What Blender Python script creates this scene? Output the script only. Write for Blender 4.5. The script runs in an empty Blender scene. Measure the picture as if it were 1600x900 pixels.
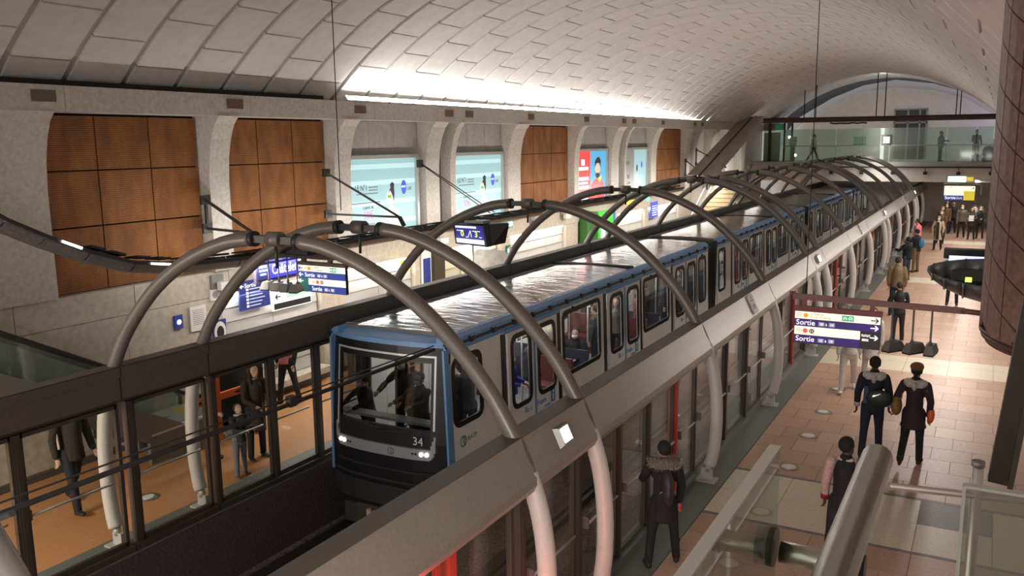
import bpy, bmesh, math, random
from mathutils import Vector, Matrix
random.seed(7)
S = bpy.context.scene
COL = S.collection
PI = math.pi
# ---------------------------------------------------------------- camera
CAM = Vector((6.84, -6.94, 5.363))
YAW, PITCH, ROLL, FPX = -0.50840, 0.16797, -0.01172, 1339.1
def cam_axes():
    cy, sy, cp, sp = math.cos(YAW), math.sin(YAW), math.cos(PITCH), math.sin(PITCH)
    f = Vector((sy*cp, cy*cp, -sp)); r = Vector((cy, -sy, 0)); u = r.cross(f)
    c, s = math.cos(ROLL), math.sin(ROLL)
    return c*r + s*u, -s*r + c*u, f
AR, AU, AF = cam_axes()
cd = bpy.data.cameras.new('camera'); cam = bpy.data.objects.new('camera', cd); COL.objects.link(cam)
cd.sensor_width = 36; cd.lens = FPX/1600*36; cd.clip_start = 0.05; cd.clip_end = 300
cam.matrix_world = Matrix(((AR.x, AU.x, -AF.x, CAM.x), (AR.y, AU.y, -AF.y, CAM.y), (AR.z, AU.z, -AF.z, CAM.z), (0, 0, 0, 1)))
S.camera = cam
def to_px(p):
    q = Vector(p) - CAM; d = q.dot(AF)
    if d < 0.1: return None
    return 800 + FPX*q.dot(AR)/d, 450 - FPX*q.dot(AU)/d
def px_size(pts):                       # rough size in the frame of a piece, 0 when outside
    qs = [to_px(p) for p in pts]
    if any(q is None for q in qs): return 0
    x0, x1 = min(q[0] for q in qs), max(q[0] for q in qs); y0, y1 = min(q[1] for q in qs), max(q[1] for q in qs)
    w = min(x1, 1600) - max(x0, 0); h = min(y1, 900) - max(y0, 0)
    return w*h if w > 0 and h > 0 else 0
# ---------------------------------------------------------------- world, exposure, big lights
S.view_settings.view_transform = 'Standard'; S.view_settings.look = 'None'
S.view_settings.gamma = 1; S.view_settings.use_curve_mapping = False
S.view_settings.exposure = 1.1
W = bpy.data.worlds.new('hall_ambient'); S.world = W; W.use_nodes = True
W.node_tree.nodes['Background'].inputs[0].default_value = (1.0, 0.97, 0.955, 1)
W.node_tree.nodes['Background'].inputs[1].default_value = 0.72
def area(name, loc, sx, sy, power, col=(1, .95, .9), direction=(0, 0, -1), spread=PI, yaxis=(0, 1, 0)):
    l = bpy.data.lights.new(name, 'AREA'); l.shape = 'RECTANGLE'; l.size = sx; l.size_y = sy; l.energy = power; l.color = col; l.spread = spread
    o = bpy.data.objects.new(name, l); COL.objects.link(o)
    z = -Vector(direction).normalized(); y = Vector(yaxis); x = y.cross(z).normalized(); y = z.cross(x)
    o.matrix_world = Matrix(((x.x, y.x, z.x, loc[0]), (x.y, y.y, z.y, loc[1]), (x.z, y.z, z.z, loc[2]), (0, 0, 0, 1)))
    o.visible_camera = True
    return o
def point(name, loc, power, col, r=.05):
    l = bpy.data.lights.new(name, 'POINT'); l.energy = power; l.color = col; l.shadow_soft_size = r
    o = bpy.data.objects.new(name, l); COL.objects.link(o); o.location = loc; return o
# cove uplights along both springings of the vault (only part of them is lit, as in the photo)
area('cove_light_left', (-6.12, 23.2, 6.42), .12, 29, 300, (1, .97, .95), (.95, 0, .8), PI*.95)
area('cove_light_left_far', (-6.12, 42.5, 6.42), .12, 5, 110, (1, .95, .9), (.5, 0, 1))
area('cove_light_right', (8.55, 21, 4.2), .12, 36, 1450, (1, .97, .95), (-.75, 0, 1))
# lighting ramps over the two platforms
area('ramp_light_left', (-5.0, 24, 3.15), .22, 40, 560, (1, .93, .85), (0.1, 0, -1))
area('wall_fill_light_left', (-5.32, 24, 3.42), .12, 42, 210, (1, .95, .9), (-.85, 0, .55))  # added uplight beside the ramp to brighten the left wall
area('ramp_light_right', (6.1, 30, 3.0), .25, 38, 400, (1, .93, .86), (-0.1, 0, -1))
# added unseen lights under the photographer's mezzanine, brightening the near platforms
area('mezzanine_fill_light', (5.2, -6.3, 3.4), 3.0, 1.2, 150, (1, .92, .84), (-.1, .55, -1))
area('mezzanine_fill_light_left', (-4.8, -6.3, 3.4), 2.2, 1.2, 300, (1, .9, .78), (0, .5, -1))
area('end_wall_fill_light', (1, 46.9, 6.25), 9, .2, 50, (1, .93, .86), (0, 1, -.1), PI*.9, (1, 0, 0))  # added light near the pipe, brightens the end wall
area('bridge_fill_light', (1, 46.3, 6.25), 9, .2, 45, (1, .95, .9), (0, .35, -1), PI*.8, (1, 0, 0))  # added light near the pipe, lifts the footbridge fascia
point('blue_spot_left', (-5.6, 51.8, 6.5), 14, (.2, .2, 1))
point('blue_spot_right', (7.2, 52.4, 6.6), 26, (.25, .25, 1))
# ---------------------------------------------------------------- materials
MATS = {}
def mat(name, col, rough=.6, metal=0, nscale=0, namt=.12, bump=0, emit=0, spec=.5, ecol=None, stretch=(1, 1, 1)):
    if name in MATS: return MATS[name]
    m = bpy.data.materials.new(name); m.use_nodes = True; nt = m.node_tree; b = nt.nodes['Principled BSDF']
    b.inputs['Base Color'].default_value = (*col, 1); b.inputs['Roughness'].default_value = rough
    b.inputs['Metallic'].default_value = metal; b.inputs['Specular IOR Level'].default_value = spec
    if nscale:
        tc = nt.nodes.new('ShaderNodeTexCoord'); mp = nt.nodes.new('ShaderNodeMapping'); mp.inputs['Scale'].default_value = stretch
        n = nt.nodes.new('ShaderNodeTexNoise'); n.inputs['Scale'].default_value = nscale; n.inputs['Detail'].default_value = 4
        r = nt.nodes.new('ShaderNodeMixRGB'); r.blend_type = 'MULTIPLY'; r.inputs[0].default_value = 1
        r.inputs[1].default_value = (*col, 1)
        cr = nt.nodes.new('ShaderNodeMapRange'); cr.inputs[1].default_value = .3; cr.inputs[2].default_value = .7
        cr.inputs[3].default_value = 1-namt*1.4; cr.inputs[4].default_value = 1+namt
        L = nt.links.new
        L(tc.outputs['Object'], mp.inputs[0]); L(mp.outputs[0], n.inputs['Vector']); L(n.outputs[0], cr.inputs[0])
        L(cr.outputs[0], r.inputs[2]); L(r.outputs[0], b.inputs['Base Color'])
        if bump:
            bp = nt.nodes.new('ShaderNodeBump'); bp.inputs['Strength'].default_value = bump; bp.inputs['Distance'].default_value = .01
            L(n.outputs[0], bp.inputs['Height']); L(bp.outputs[0], b.inputs['Normal'])
    if emit:
        b.inputs['Emission Color'].default_value = (*(ecol or col), 1); b.inputs['Emission Strength'].default_value = emit
    MATS[name] = m
    return m
def glass(name, tint=(.9, .95, .93), gloss=.1, rough=.02, dirt=0.0):
    if name in MATS: return MATS[name]
    m = bpy.data.materials.new(name); m.use_nodes = True; nt = m.node_tree; nt.nodes.clear(); L = nt.links.new
    out = nt.nodes.new('ShaderNodeOutputMaterial'); tr = nt.nodes.new('ShaderNodeBsdfTransparent'); tr.inputs[0].default_value = (*tint, 1)
    gl = nt.nodes.new('ShaderNodeBsdfGlossy'); gl.inputs['Roughness'].default_value = rough; gl.inputs[0].default_value = (.9, .92, .92, 1)
    lw = nt.nodes.new('ShaderNodeLayerWeight'); lw.inputs[0].default_value = .5; pw = nt.nodes.new('ShaderNodeMath'); pw.operation = 'POWER'; pw.inputs[1].default_value = 4.5; L(lw.outputs['Facing'], pw.inputs[0]); fr = nt.nodes.new('ShaderNodeMath'); fr.operation = 'MULTIPLY'; fr.inputs[1].default_value = .8; L(pw.outputs[0], fr.inputs[0])
    ad = nt.nodes.new('ShaderNodeMath'); ad.operation = 'ADD'; ad.inputs[1].default_value = gloss; ad.use_clamp = True
    mx = nt.nodes.new('ShaderNodeMixShader'); L(fr.outputs[0], ad.inputs[0]); L(ad.outputs[0], mx.inputs[0])
    L(tr.outputs[0], mx.inputs[1]); L(gl.outputs[0], mx.inputs[2])
    last = mx
    if dirt:
        df = nt.nodes.new('ShaderNodeBsdfDiffuse'); df.inputs[0].default_value = (.5, .5, .47, 1)
        m2 = nt.nodes.new('ShaderNodeMixShader'); m2.inputs[0].default_value = dirt
        L(mx.outputs[0], m2.inputs[1]); L(df.outputs[0], m2.inputs[2]); last = m2
    L(last.outputs[0], out.inputs[0]); MATS[name] = m
    return m
def rust_mat():
    m = mat('rust_mesh_panel', (.34, .125, .025), .75, 0, 0); nt = m.node_tree; L = nt.links.new; b = nt.nodes['Principled BSDF']
    tc = nt.nodes.new('ShaderNodeTexCoord')
    mp = nt.nodes.new('ShaderNodeMapping'); mp.inputs['Scale'].default_value = (1, 2.4, 1.0)
    n = nt.nodes.new('ShaderNodeTexNoise'); n.inputs['Scale'].default_value = 1.6; n.inputs['Detail'].default_value = 6
    n2 = nt.nodes.new('ShaderNodeTexNoise'); n2.inputs['Scale'].default_value = 45
    w = nt.nodes.new('ShaderNodeTexWave'); w.wave_type = 'BANDS'; w.bands_direction = 'Z'; w.inputs['Scale'].default_value = 9
    L(tc.outputs['Object'], mp.inputs[0]); L(mp.outputs[0], n.inputs['Vector']); L(tc.outputs['Object'], n2.inputs['Vector']); L(tc.outputs['Object'], w.inputs['Vector'])
    cr = nt.nodes.new('ShaderNodeValToRGB'); e = cr.color_ramp.elements
    e[0].position = .3; e[0].color = (.19, .068, .014, 1); e[1].position = .72; e[1].color = (.36, .142, .030, 1)
    k = e.new(.5); k.color = (.275, .10, .020, 1)
    L(n.outputs[0], cr.inputs[0])
    mm = nt.nodes.new('ShaderNodeMixRGB'); mm.blend_type = 'MULTIPLY'; mm.inputs[0].default_value = .55
    mr = nt.nodes.new('ShaderNodeMapRange'); mr.inputs[1].default_value = .3; mr.inputs[2].default_value = .7; mr.inputs[3].default_value = .45; mr.inputs[4].default_value = 1.3
    L(n2.outputs[0], mr.inputs[0]); L(cr.outputs[0], mm.inputs[1]); L(mr.outputs[0], mm.inputs[2])
    m3 = nt.nodes.new('ShaderNodeMixRGB'); m3.blend_type = 'MULTIPLY'; m3.inputs[0].default_value = .35
    L(mm.outputs[0], m3.inputs[1]); L(w.outputs[0], m3.inputs[2]); L(m3.outputs[0], b.inputs['Base Color'])
    bp = nt.nodes.new('ShaderNodeBump'); bp.inputs['Strength'].default_value = .5; bp.inputs['Distance'].default_value = .01
    L(w.outputs[0], bp.inputs['Height']); L(bp.outputs[0], b.inputs['Normal'])
    return m
def roof_mat():
    m = mat('wavy_roof_sheet', (.20, .19, .18), .17, .25); nt = m.node_tree; L = nt.links.new; b = nt.nodes['Principled BSDF']
    tc = nt.nodes.new('ShaderNodeTexCoord'); mp = nt.nodes.new('ShaderNodeMapping'); mp.inputs['Scale'].default_value = (1.2, 4, 1)
    n = nt.nodes.new('ShaderNodeTexNoise'); n.inputs['Scale'].default_value = 1.3; n.inputs['Detail'].default_value = 2
    bp = nt.nodes.new('ShaderNodeBump'); bp.inputs['Strength'].default_value = .35; bp.inputs['Distance'].default_value = .06
    L(tc.outputs['Object'], mp.inputs[0]); L(mp.outputs[0], n.inputs['Vector']); L(n.outputs[0], bp.inputs['Height']); L(bp.outputs[0], b.inputs['Normal'])
    return m
STONE = mat('pale_limestone', (.50, .47, .42), .8, 0, 14, .12)
STONE2 = mat('lower_limestone', (.52, .47, .39), .75, 0, 9, .12)
VAULT = mat('vault_plaster', (.66, .64, .62), .85, 0, 5, .05)
GROOVE = mat('vault_groove', (.50, .48, .465), .85)
RUST = rust_mat()
DARK = mat('dark_void', (.015, .014, .013), .9)
BLACK = mat('black_paint', (.012, .012, .013), .35)
BLACKM = mat('matt_black', (.018, .017, .017), .8)
RUBBER = mat('black_rubber', (.02, .02, .021), .7, 0, 60, .3)
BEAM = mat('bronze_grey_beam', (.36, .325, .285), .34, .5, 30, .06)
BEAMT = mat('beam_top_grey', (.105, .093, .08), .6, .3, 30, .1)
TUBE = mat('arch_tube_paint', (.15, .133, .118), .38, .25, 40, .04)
LEGM = mat('arch_leg_pale', (.60, .58, .55), .4, .1, 40, .04)  # legs below the beam, paler than the tube above
JOINT = mat('arch_joint_black', (.035, .033, .03), .45, .4)
STEEL = mat('brushed_steel', (.72, .70, .66), .3, 1, 0)
STEELG = mat('grey_metal', (.3, .3, .29), .45, .7)
TERRA = mat('orange_floor', (.50, .24, .10), .5, 0, 22, .1)
PINK = mat('pink_tile', (.46, .285, .20), .45, 0, 18, .1)
PINK2 = mat('pink_tile_dark', (.42, .255, .18), .45, 0, 18, .1)
PINK3 = mat('pink_tile_light', (.50, .32, .235), .45, 0, 18, .1)
CREAM = mat('cream_tile', (.62, .54, .42), .45, 0, 18, .08)
GREYT = mat('grey_tile', (.16, .155, .15), .5, 0, 18, .1)
GROUT = mat('floor_grout', (.27, .19, .15), .8)
GREEN = mat('green_grey_edge_stone', (.135, .15, .135), .45, 0, 25, .12)
TRACK = mat('track_ballast_dark', (.20, .14, .135), .9, 0, 30, .5)
RAIL = mat('rail_steel', (.07, .06, .055), .5, .6)
PSDG = glass('screen_glass', (.86, .87, .85), .012)
FGLASS = glass('balustrade_glass', (.80, .84, .78), .03, .02, .10)
MGLASS = glass('green_mezzanine_glass', (.72, .84, .77), .02, .05, .10)
TGLASS = glass('train_window_glass', (.86, .87, .87), .02)
WGLASS = glass('windscreen_glass', (.6, .6, .6), .015)
FRAME = mat('screen_frame_bronze', (.085, .072, .06), .45, .5)
RED = mat('red_post_paint', (.55, .05, .03), .4)
WHITE = mat('white_paint', (.8, .79, .77), .5)
TRAINW = mat('train_white', (.84, .82, .79), .35, 0, 3, .04)
TRAINB = mat('train_blue', (.15, .31, .56), .35)
ROOF = roof_mat()
SILVER = mat('silver_trim', (.5, .51, .52), .35, .5)
BROWN = mat('brown_cladding', (.17, .095, .07), .55, .15, 40, .25)
DBLUE = mat('sign_blue', (.018, .03, .16), .5, emit=.25)
PURPLE = mat('sign_violet', (.04, .02, .16), .5, emit=.25)
CREAMS = mat('sign_cream', (.85, .78, .58), .5, emit=.55)
SWHITE = mat('sign_white', (.9, .9, .86), .5, emit=.6)
SGREEN = mat('sign_green', (.02, .38, .19), .5, emit=.3)
SYELL = mat('sign_yellow', (.7, .55, .05), .5, emit=.3)
LAMPW = mat('lamp_white', (1, .97, .92), .5, emit=6)
SCREENB = mat('screen_blue', (.02, .02, .5), .4, emit=1.2, ecol=(.03, .03, .75))
SCREENL = mat('screen_lilac', (.5, .52, .9), .4, emit=1.0, ecol=(.4, .42, .9))
# ---------------------------------------------------------------- mesh helpers
class MB:
    def __init__(s): s.v = []; s.f = []; s.m = []; s.sm = []
    def add(s, vs, fs, m=0, smooth=False):
        o = len(s.v); s.v += [tuple(v) for v in vs]; s.f += [tuple(i+o for i in f) for f in fs]
        s.m += [m]*len(fs); s.sm += [smooth]*len(fs); return s
    def hexa(s, p, m=0):                # 4 bottom, 4 top, both counter-clockwise
        return s.add(p, [(3, 2, 1, 0), (4, 5, 6, 7), (0, 1, 5, 4), (1, 2, 6, 5), (2, 3, 7, 6), (3, 0, 4, 7)], m)
    def box(s, x0, x1, y0, y1, z0, z1, m=0):
        return s.hexa([(x0, y0, z0), (x1, y0, z0), (x1, y1, z0), (x0, y1, z0), (x0, y0, z1), (x1, y0, z1), (x1, y1, z1), (x0, y1, z1)], m)
    def bar(s, a, b, w, h=None, up=(0, 0, 1), m=0):
        h = h or w; a, b = Vector(a), Vector(b); d = (b-a).normalized(); u = Vector(up)
        if abs(d.dot(u)) > .98: u = Vector((0, 1, 0))
        r = d.cross(u).normalized(); u = r.cross(d)
        P = []
        for c in (a, b): P += [c - r*w/2 - u*h/2, c + r*w/2 - u*h/2, c + r*w/2 + u*h/2, c - r*w/2 + u*h/2]
        return s.hexa(P, m)
    def tube(s, pts, rad, n=10, m=0, caps=True, ref=(0, 1, 0), flat=None):
        pts = [Vector(p) for p in pts]; k = len(pts)
        rads = rad if isinstance(rad, (list, tuple)) else [rad]*k
        o = []; vs = []
        for i, p in enumerate(pts):
            t = (pts[min(i+1, k-1)] - pts[max(i-1, 0)]).normalized(); u = Vector(ref)
            if abs(t.dot(u)) > .95: u = Vector((1, 0, 0)) if abs(t.x) < .9 else Vector((0, 0, 1))
            a = (u - t*u.dot(t)).normalized(); b = t.cross(a)
            r = rads[i]; ra, rb = (r if isinstance(r, (list, tuple)) else (r, r))
            for j in range(n):
                q = 2*PI*j/n; vs.append(p + a*ra*math.cos(q) + b*rb*math.sin(q))
        fs = [(i*n+j, i*n+(j+1) % n, (i+1)*n+(j+1) % n, (i+1)*n+j) for i in range(k-1) for j in range(n)]
        s.add(vs, fs, m, True)
        if caps:
            b0 = len(s.v) - k*n
            s.f += [tuple(b0+j for j in range(n-1, -1, -1)), tuple(b0+(k-1)*n+j for j in range(n))]; s.m += [m, m]; s.sm += [False, False]
        return s
    def cyl(s, a, b, r, n=12, m=0, r2=None): return s.tube([a, b], [r, r if r2 is None else r2], n, m)
    def ell(s, c, rx, ry, rz, nu=12, nv=8, m=0):
        c = Vector(c); vs = [c + Vector((0, 0, -rz))]
        for i in range(1, nv):
            t = -PI/2 + PI*i/nv
            for j in range(nu):
                q = 2*PI*j/nu; vs.append(c + Vector((rx*math.cos(t)*math.cos(q), ry*math.cos(t)*math.sin(q), rz*math.sin(t))))
        vs.append(c + Vector((0, 0, rz))); L = len(vs)-1
        fs = [(0, 1+(j+1) % nu, 1+j) for j in range(nu)]
        for i in range(nv-2):
            for j in range(nu):
                a = 1+i*nu; b = a+nu; fs.append((a+j, a+(j+1) % nu, b+(j+1) % nu, b+j))
        a = 1+(nv-2)*nu; fs += [(a+j, a+(j+1) % nu, L) for j in range(nu)]
        return s.add(vs, fs, m, True)
    def prism(s, poly, ext, m=0, smooth=False):   # poly: 3-D points in order, ext: extrusion vector
        n = len(poly); e = Vector(ext); vs = [Vector(p) for p in poly]; vs += [p + e for p in vs]
        fs = [tuple(range(n-1, -1, -1)), tuple(range(n, 2*n))] + [(i, (i+1) % n, n+(i+1) % n, n+i) for i in range(n)]
        return s.add(vs, fs, m, smooth)
    def loop_band(s, outer, inner, ext, m=0):     # ring between two loops, extruded
        n = len(outer); e = Vector(ext); O = [Vector(p) for p in outer]; I = [Vector(p) for p in inner]
        vs = O + I + [p+e for p in O] + [p+e for p in I]; fs = []
        for i in range(n):
            j = (i+1) % n
            fs += [(i, n+i, n+j, j), (2*n+i, 2*n+j, 3*n+j, 3*n+i), (i, j, 2*n+j, 2*n+i), (n+i, 3*n+i, 3*n+j, n+j)]
        return s.add(vs, fs, m)
    def mesh(s, name, mats):
        me = bpy.data.meshes.new(name); me.from_pydata(s.v, [], s.f)
        for mm in (mats if isinstance(mats, (list, tuple)) else [mats]): me.materials.append(mm)
        me.polygons.foreach_set('material_index', s.m); me.polygons.foreach_set('use_smooth', s.sm)
        bm = bmesh.new(); bm.from_mesh(me); bmesh.ops.recalc_face_normals(bm, faces=bm.faces); bm.to_mesh(me); bm.free()
        me.update(); return me
    def build(s, name, mats, parent=None, label=None, loc=None):
        return link(name, s.mesh(name, mats), parent, label, loc)
def link(name, me, parent=None, label=None, loc=None):
    o = bpy.data.objects.new(name, me); COL.objects.link(o)
    if parent: o.parent = parent
    if label: o['label'] = label
    if loc: o.location = loc
    return o
def thing(name, label, cat, loc=(0, 0, 0), rz=0, group=None):
    o = bpy.data.objects.new(name, None); COL.objects.link(o); o.empty_display_size = .1
    o.location = loc; o.rotation_euler = (0, 0, rz); return tag(o, label, cat, group)
def tag(o, label, cat, group=None):
    o['label'] = label; o['category'] = cat
    if group: o['group'] = group
    return o
def struct(o): o['kind'] = 'structure'; return o
def kids(o): return [c for c in COL.objects if c.parent is o]
def copy_tree(o, loc, label=None, group=None, rz=None, tree=None, root=True):
    c = o.copy(); COL.objects.link(c)
    if root:
        c.location = loc
        if label: c['label'] = label
        if group: c['group'] = group
        if rz is not None: c.rotation_euler = (0, 0, rz)
    for ch in (tree or {}).get(o.name, ()):
        d = copy_tree(ch, None, tree=tree, root=False); d.parent = c
    return c
def tree_of(o):
    t = {}; st = [o]
    while st:
        q = st.pop(); k = kids(q); t[q.name] = k; st += k
    return t
def text(s, size, m, parent, org, u, v, name='lettering', depth=.002, xs=1.0, align='LEFT'):
    cu = bpy.data.curves.new(name, 'FONT'); cu.body = s; cu.size = size; cu.extrude = depth; cu.align_x = align; cu.resolution_u = 3
    t = bpy.data.objects.new('tmp_text', cu); COL.objects.link(t)
    me = bpy.data.meshes.new_from_object(t); bpy.data.objects.remove(t); bpy.data.curves.remove(cu)
    me.name = name; me.materials.clear(); me.materials.append(m)
    u, v = Vector(u).normalized(), Vector(v).normalized(); n = u.cross(v); o = Vector(org)
    M = Matrix(((u.x*xs, v.x, n.x, o.x), (u.y*xs, v.y, n.y, o.y), (u.z*xs, v.z, n.z, o.z), (0, 0, 0, 1)))
    me.transform(M); return link(name, me, parent)
def rrect(y0, y1, z0, z1, r, n=4):
    P = []
    for cy, cz, a in ((y1-r, z1-r, 0), (y0+r, z1-r, 1), (y0+r, z0+r, 2), (y1-r, z0+r, 3)):
        for i in range(n+1):
            q = PI/2*(a + i/n); P.append((cy + r*math.cos(q), cz + r*math.sin(q)))
    return P
def ordinal(i): return ['first', 'second', 'third', 'fourth', 'fifth', 'sixth', 'seventh', 'eighth', 'ninth', 'tenth', 'eleventh', 'twelfth', 'thirteenth', 'fourteenth', 'fifteenth', 'sixteenth', 'seventeenth', 'eighteenth', 'nineteenth', 'twentieth'][i]
# ================================================================ STRUCTURE
def cx(y): return .9*(max(y, 0)/55)**2
def vp(th, y, r=9.2): return Vector((cx(y) + r*math.sin(th), y, -.1 + r*math.cos(th)))
RAD = math.radians
# ---- ceiling: shell + panels
mb = MB(); ths = [RAD(-45.6 + 113.6*i/32) for i in range(33)]; ys = [-9.5 + 61.5*i/20 for i in range(21)]
vs = [vp(t, y, 9.2) for y in ys for t in ths]; vo = [vp(t, y, 9.5) for y in ys for t in ths]; n = len(vs)
fs = []
for i in range(20):
    for j in range(32):
        a = i*33+j; fs += [(a, a+1, a+34, a+33), (n+a, n+a+33, n+a+34, n+a+1)]
for i in range(20):
    for a in (i*33, i*33+32): fs.append((a, a+33, n+a+33, n+a))
for j in range(32):
    for a in (j, 20*33+j): fs.append((a, a+1, n+a+1, n+a))
mb.add(vs+vo, fs, 0, True)
ceiling = struct(mb.build('ceiling', GROOVE))
cells = []
for k in range(-10, 46):
    y0 = 2.007 + 1.09*k + .065; y1 = y0 + .96
    st = 7.1; t = -45.3 - (st/2 if k % 2 else 0)
    while t < 67.5:
        a, b = max(t, -45.3) + .11, min(t + st, 67.8) - .11
        if b - a > .8: cells.append((px_size([vp(RAD(a), y0), vp(RAD(b), y0), vp(RAD(a), y1), vp(RAD(b), y1)]), y0, y1, RAD(a), RAD(b)))
        t += st
def vpanel(mb, y0, y1, a, b):
    q = [a + (b-a)*i/3 for i in range(4)]; V = []
    for r in (9.21, 9.15):
        for y in (y0, y1): V += [vp(t, y, r if r > 9.2 else 9.15) for t in q]
    F = []
    for i in range(3): F += [(8+i, 12+i, 13+i, 9+i), (i, i+1, 9+i, 8+i), (4+i, 12+i, 13+i, 5+i)]
    F += [(0, 8, 12, 4), (3, 7, 15, 11)]
    mb.add(V, F)
cells.sort(key=lambda c: -c[0]); rest = MB()
for i, c in enumerate(cells):
    if i < 300:
        m = MB(); vpanel(m, *c[1:]); m.build('vault_panel', VAULT, ceiling)
    else: vpanel(rest, *c[1:])
rest.build('vault_panels_beyond', VAULT, ceiling)['kind'] = 'stuff'
# ---- floors
def slab(name, x0, x1, y0, y1, z0, z1, m): return struct(MB().box(x0, x1, y0, y1, z0, z1).build(name, m))
fl = slab('floor', -6.75, -3.47, -12, 56, -1.4, 0, TERRA)
fr = slab('floor', 3.47, 9.1, -12, 56, -1.4, -.012, GROUT)
slab('floor', -2.86, 2.86, -12, 80, -1.5, -1.15, TRACK)
slab('trim_1', -3.47, -2.86, -12, 56, -1.4, .002, GREEN); slab('trim_2', 2.86, 3.47, -12, 56, -1.4, .002, GREEN)
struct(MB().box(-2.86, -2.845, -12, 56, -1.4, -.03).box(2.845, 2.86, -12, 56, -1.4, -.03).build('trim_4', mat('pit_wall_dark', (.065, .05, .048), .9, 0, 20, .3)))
def tilecol(y):
    if 4.78 <= y < 6.66 or 14.4 <= y < 15.95 or 28.2 <= y < 29.6 or 42 <= y < 43.5: return 'cream'
    return 'pink'
cells = []; y = -4.0; row = 0
brk = [4.72, 4.8, 6.62, 6.7, 14.4, 15.95, 28.2, 29.6, 42, 43.5]
while y < 56:
    band = tilecol(y + .02); dark = abs(y-4.72) < .01 or abs(y-6.62) < .01
    h = .08 if dark else (.62 if band == 'pink' else .93)
    nx = [b for b in brk if b > y + .001]; 
    if nx and (y + h > nx[0] - .12): h = nx[0] - y
    x = 3.48; w = .93 if band == 'cream' and not dark else .62
    off = 0 if band == 'cream' else (row % 2)*.31
    first = True
    while x < 9.05:
        ww = w - off if first and off else w; first = False; x1 = min(x + ww, 9.05)
        mm = GREYT if dark else (CREAM if band == 'cream' else random.choice([PINK, PINK, PINK, PINK2, PINK3]))
        if band == 'cream' and not dark and 5.9 < x < 6.9 and y > 5.6 and y < 6.5: mm = GREYT
        cells.append((px_size([(x, y, 0), (x1, y, 0), (x, y+h, 0), (x1, y+h, 0)]), x, x1, y, y+h, mm)); x = x1
    y += h; row += 1
cells.sort(key=lambda c: -c[0]); rest = {}
for i, (s_, x0, x1, y0, y1, mm) in enumerate(cells):
    m = MB() if i < 300 else rest.setdefault(mm.name, MB())
    m.box(x0+.004, x1-.004, y0+.004, y1-.004, -.012, 0)
    if i < 300: m.build('floor_tile', mm, fr)
allr = MB(); ml = []
for k, m in rest.items():
    i = len(ml); ml.append(MATS[k]); allr.add(m.v, m.f, i)
allr.build('floor_tiles_beyond', ml, fr)['kind'] = 'stuff'
# track rails and guide bars
for xc in (-1.5, 1.5):
    m = MB()
    for dx in (-.72, .72): m.box(xc+dx-.04, xc+dx+.04, -12, 60, -1.15, -1.02); m.box(xc+dx*1.35-.1, xc+dx*1.35+.1, -12, 60, -1.15, -1.06)
    tag(m.build('track_rails', RAIL), 'dark steel running rails in the bed of the %s track' % ('left' if xc < 0 else 'right'), 'rails')
# ---- left wall
wl = struct(MB().box(-7.2, -6.72, -12, 52, 0, 6.75).build('wall_left', STONE))
def pier(y0, y1):
    p = [(-6.73, 2.93), (-6.34, 2.93), (-6.34, 4.7), (-6.3, 5.15), (-6.22, 5.5), (-6.1, 5.78), (-5.96, 5.93), (-6.73, 5.93)]
    MB().prism([(x, y0, z) for x, z in p], (0, y1-y0, 0)).build('pier', STONE, wl)
PIERS = [(-8, -4.2), (-.7, 1.5), (4.78, 5.27), (8.42, 8.98), (12.07, 12.71), (13.27, 13.53), (16.56, 17.36), (21.45, 21.84), (24.9, 25.68), (26.3, 26.5), (29.44, 30.12), (34.35, 35.0), (35.6, 36.1), (38.6, 39.2), (41.6, 42.2), (45, 46)]
for a in PIERS: pier(*a)
for i in range(16):
    y0 = -10 + 3.9*i
    MB().box(-6.73, -5.98, y0+.004, y0+3.896, 5.93, 6.33).build('cornice', STONE, wl)
MB().box(-6.73, -6.2, -10, 8.0, 6.331, 6.43).build('cove_slot', DARK, wl)
for yv in (-.9, 1.35, 5.2, 8.98, 12.72, 13.74, 17.43, 21.7, 25.3, 26.4, 29.9, 34.6, 35.8):
    MB().box(-5.981, -5.965, yv-.2, yv+.2, 6.07, 6.25).build('wall_vent', BROWN if yv > 3 else mat('vent_dark', (.12, .1, .08)), wl)
def rust_bay(y0, y1, n=3):
    zs = [2.93, 4.03, 4.98, 5.9]; w = (y1-y0)/n
    for i in range(n):
        for j in range(3): MB().box(-6.68, -6.6, y0+i*w+.012, y0+(i+1)*w-.012, zs[j]+.012, zs[j+1]-.012).build('rust_panel', RUST, wl)
    MB().box(-6.72, -6.68, y0, y1, 2.93, 5.93).build('panel_backing', DARK, wl)
rust_bay(-4.15, -.75); rust_bay(1.53, 4.76); rust_bay(5.29, 8.4); rust_bay(17.38, 21.43); rust_bay(30.14, 34.33)
for y0, y1 in ((12.71, 13.27), (25.7, 26.28), (35, 35.6)): MB().box(-6.72, -6.66, y0, y1, 2.93, 5.93).build('dark_recess', mat('recess_grey', (.10, .095, .085)), wl)
for y0, y1 in ((9.0, 12.05), (13.55, 16.54), (21.86, 24.88), (26.53, 29.42)):
    n = 3
    for i in range(n): MB().box(-6.72, -6.58, y0+i*(y1-y0)/n+.006, y0+(i+1)*(y1-y0)/n-.006, 5.16, 5.92).build('stone_panel', mat('grey_stone_panel', (.40, .39, .37), .6, 0, 8, .1), wl)
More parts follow.
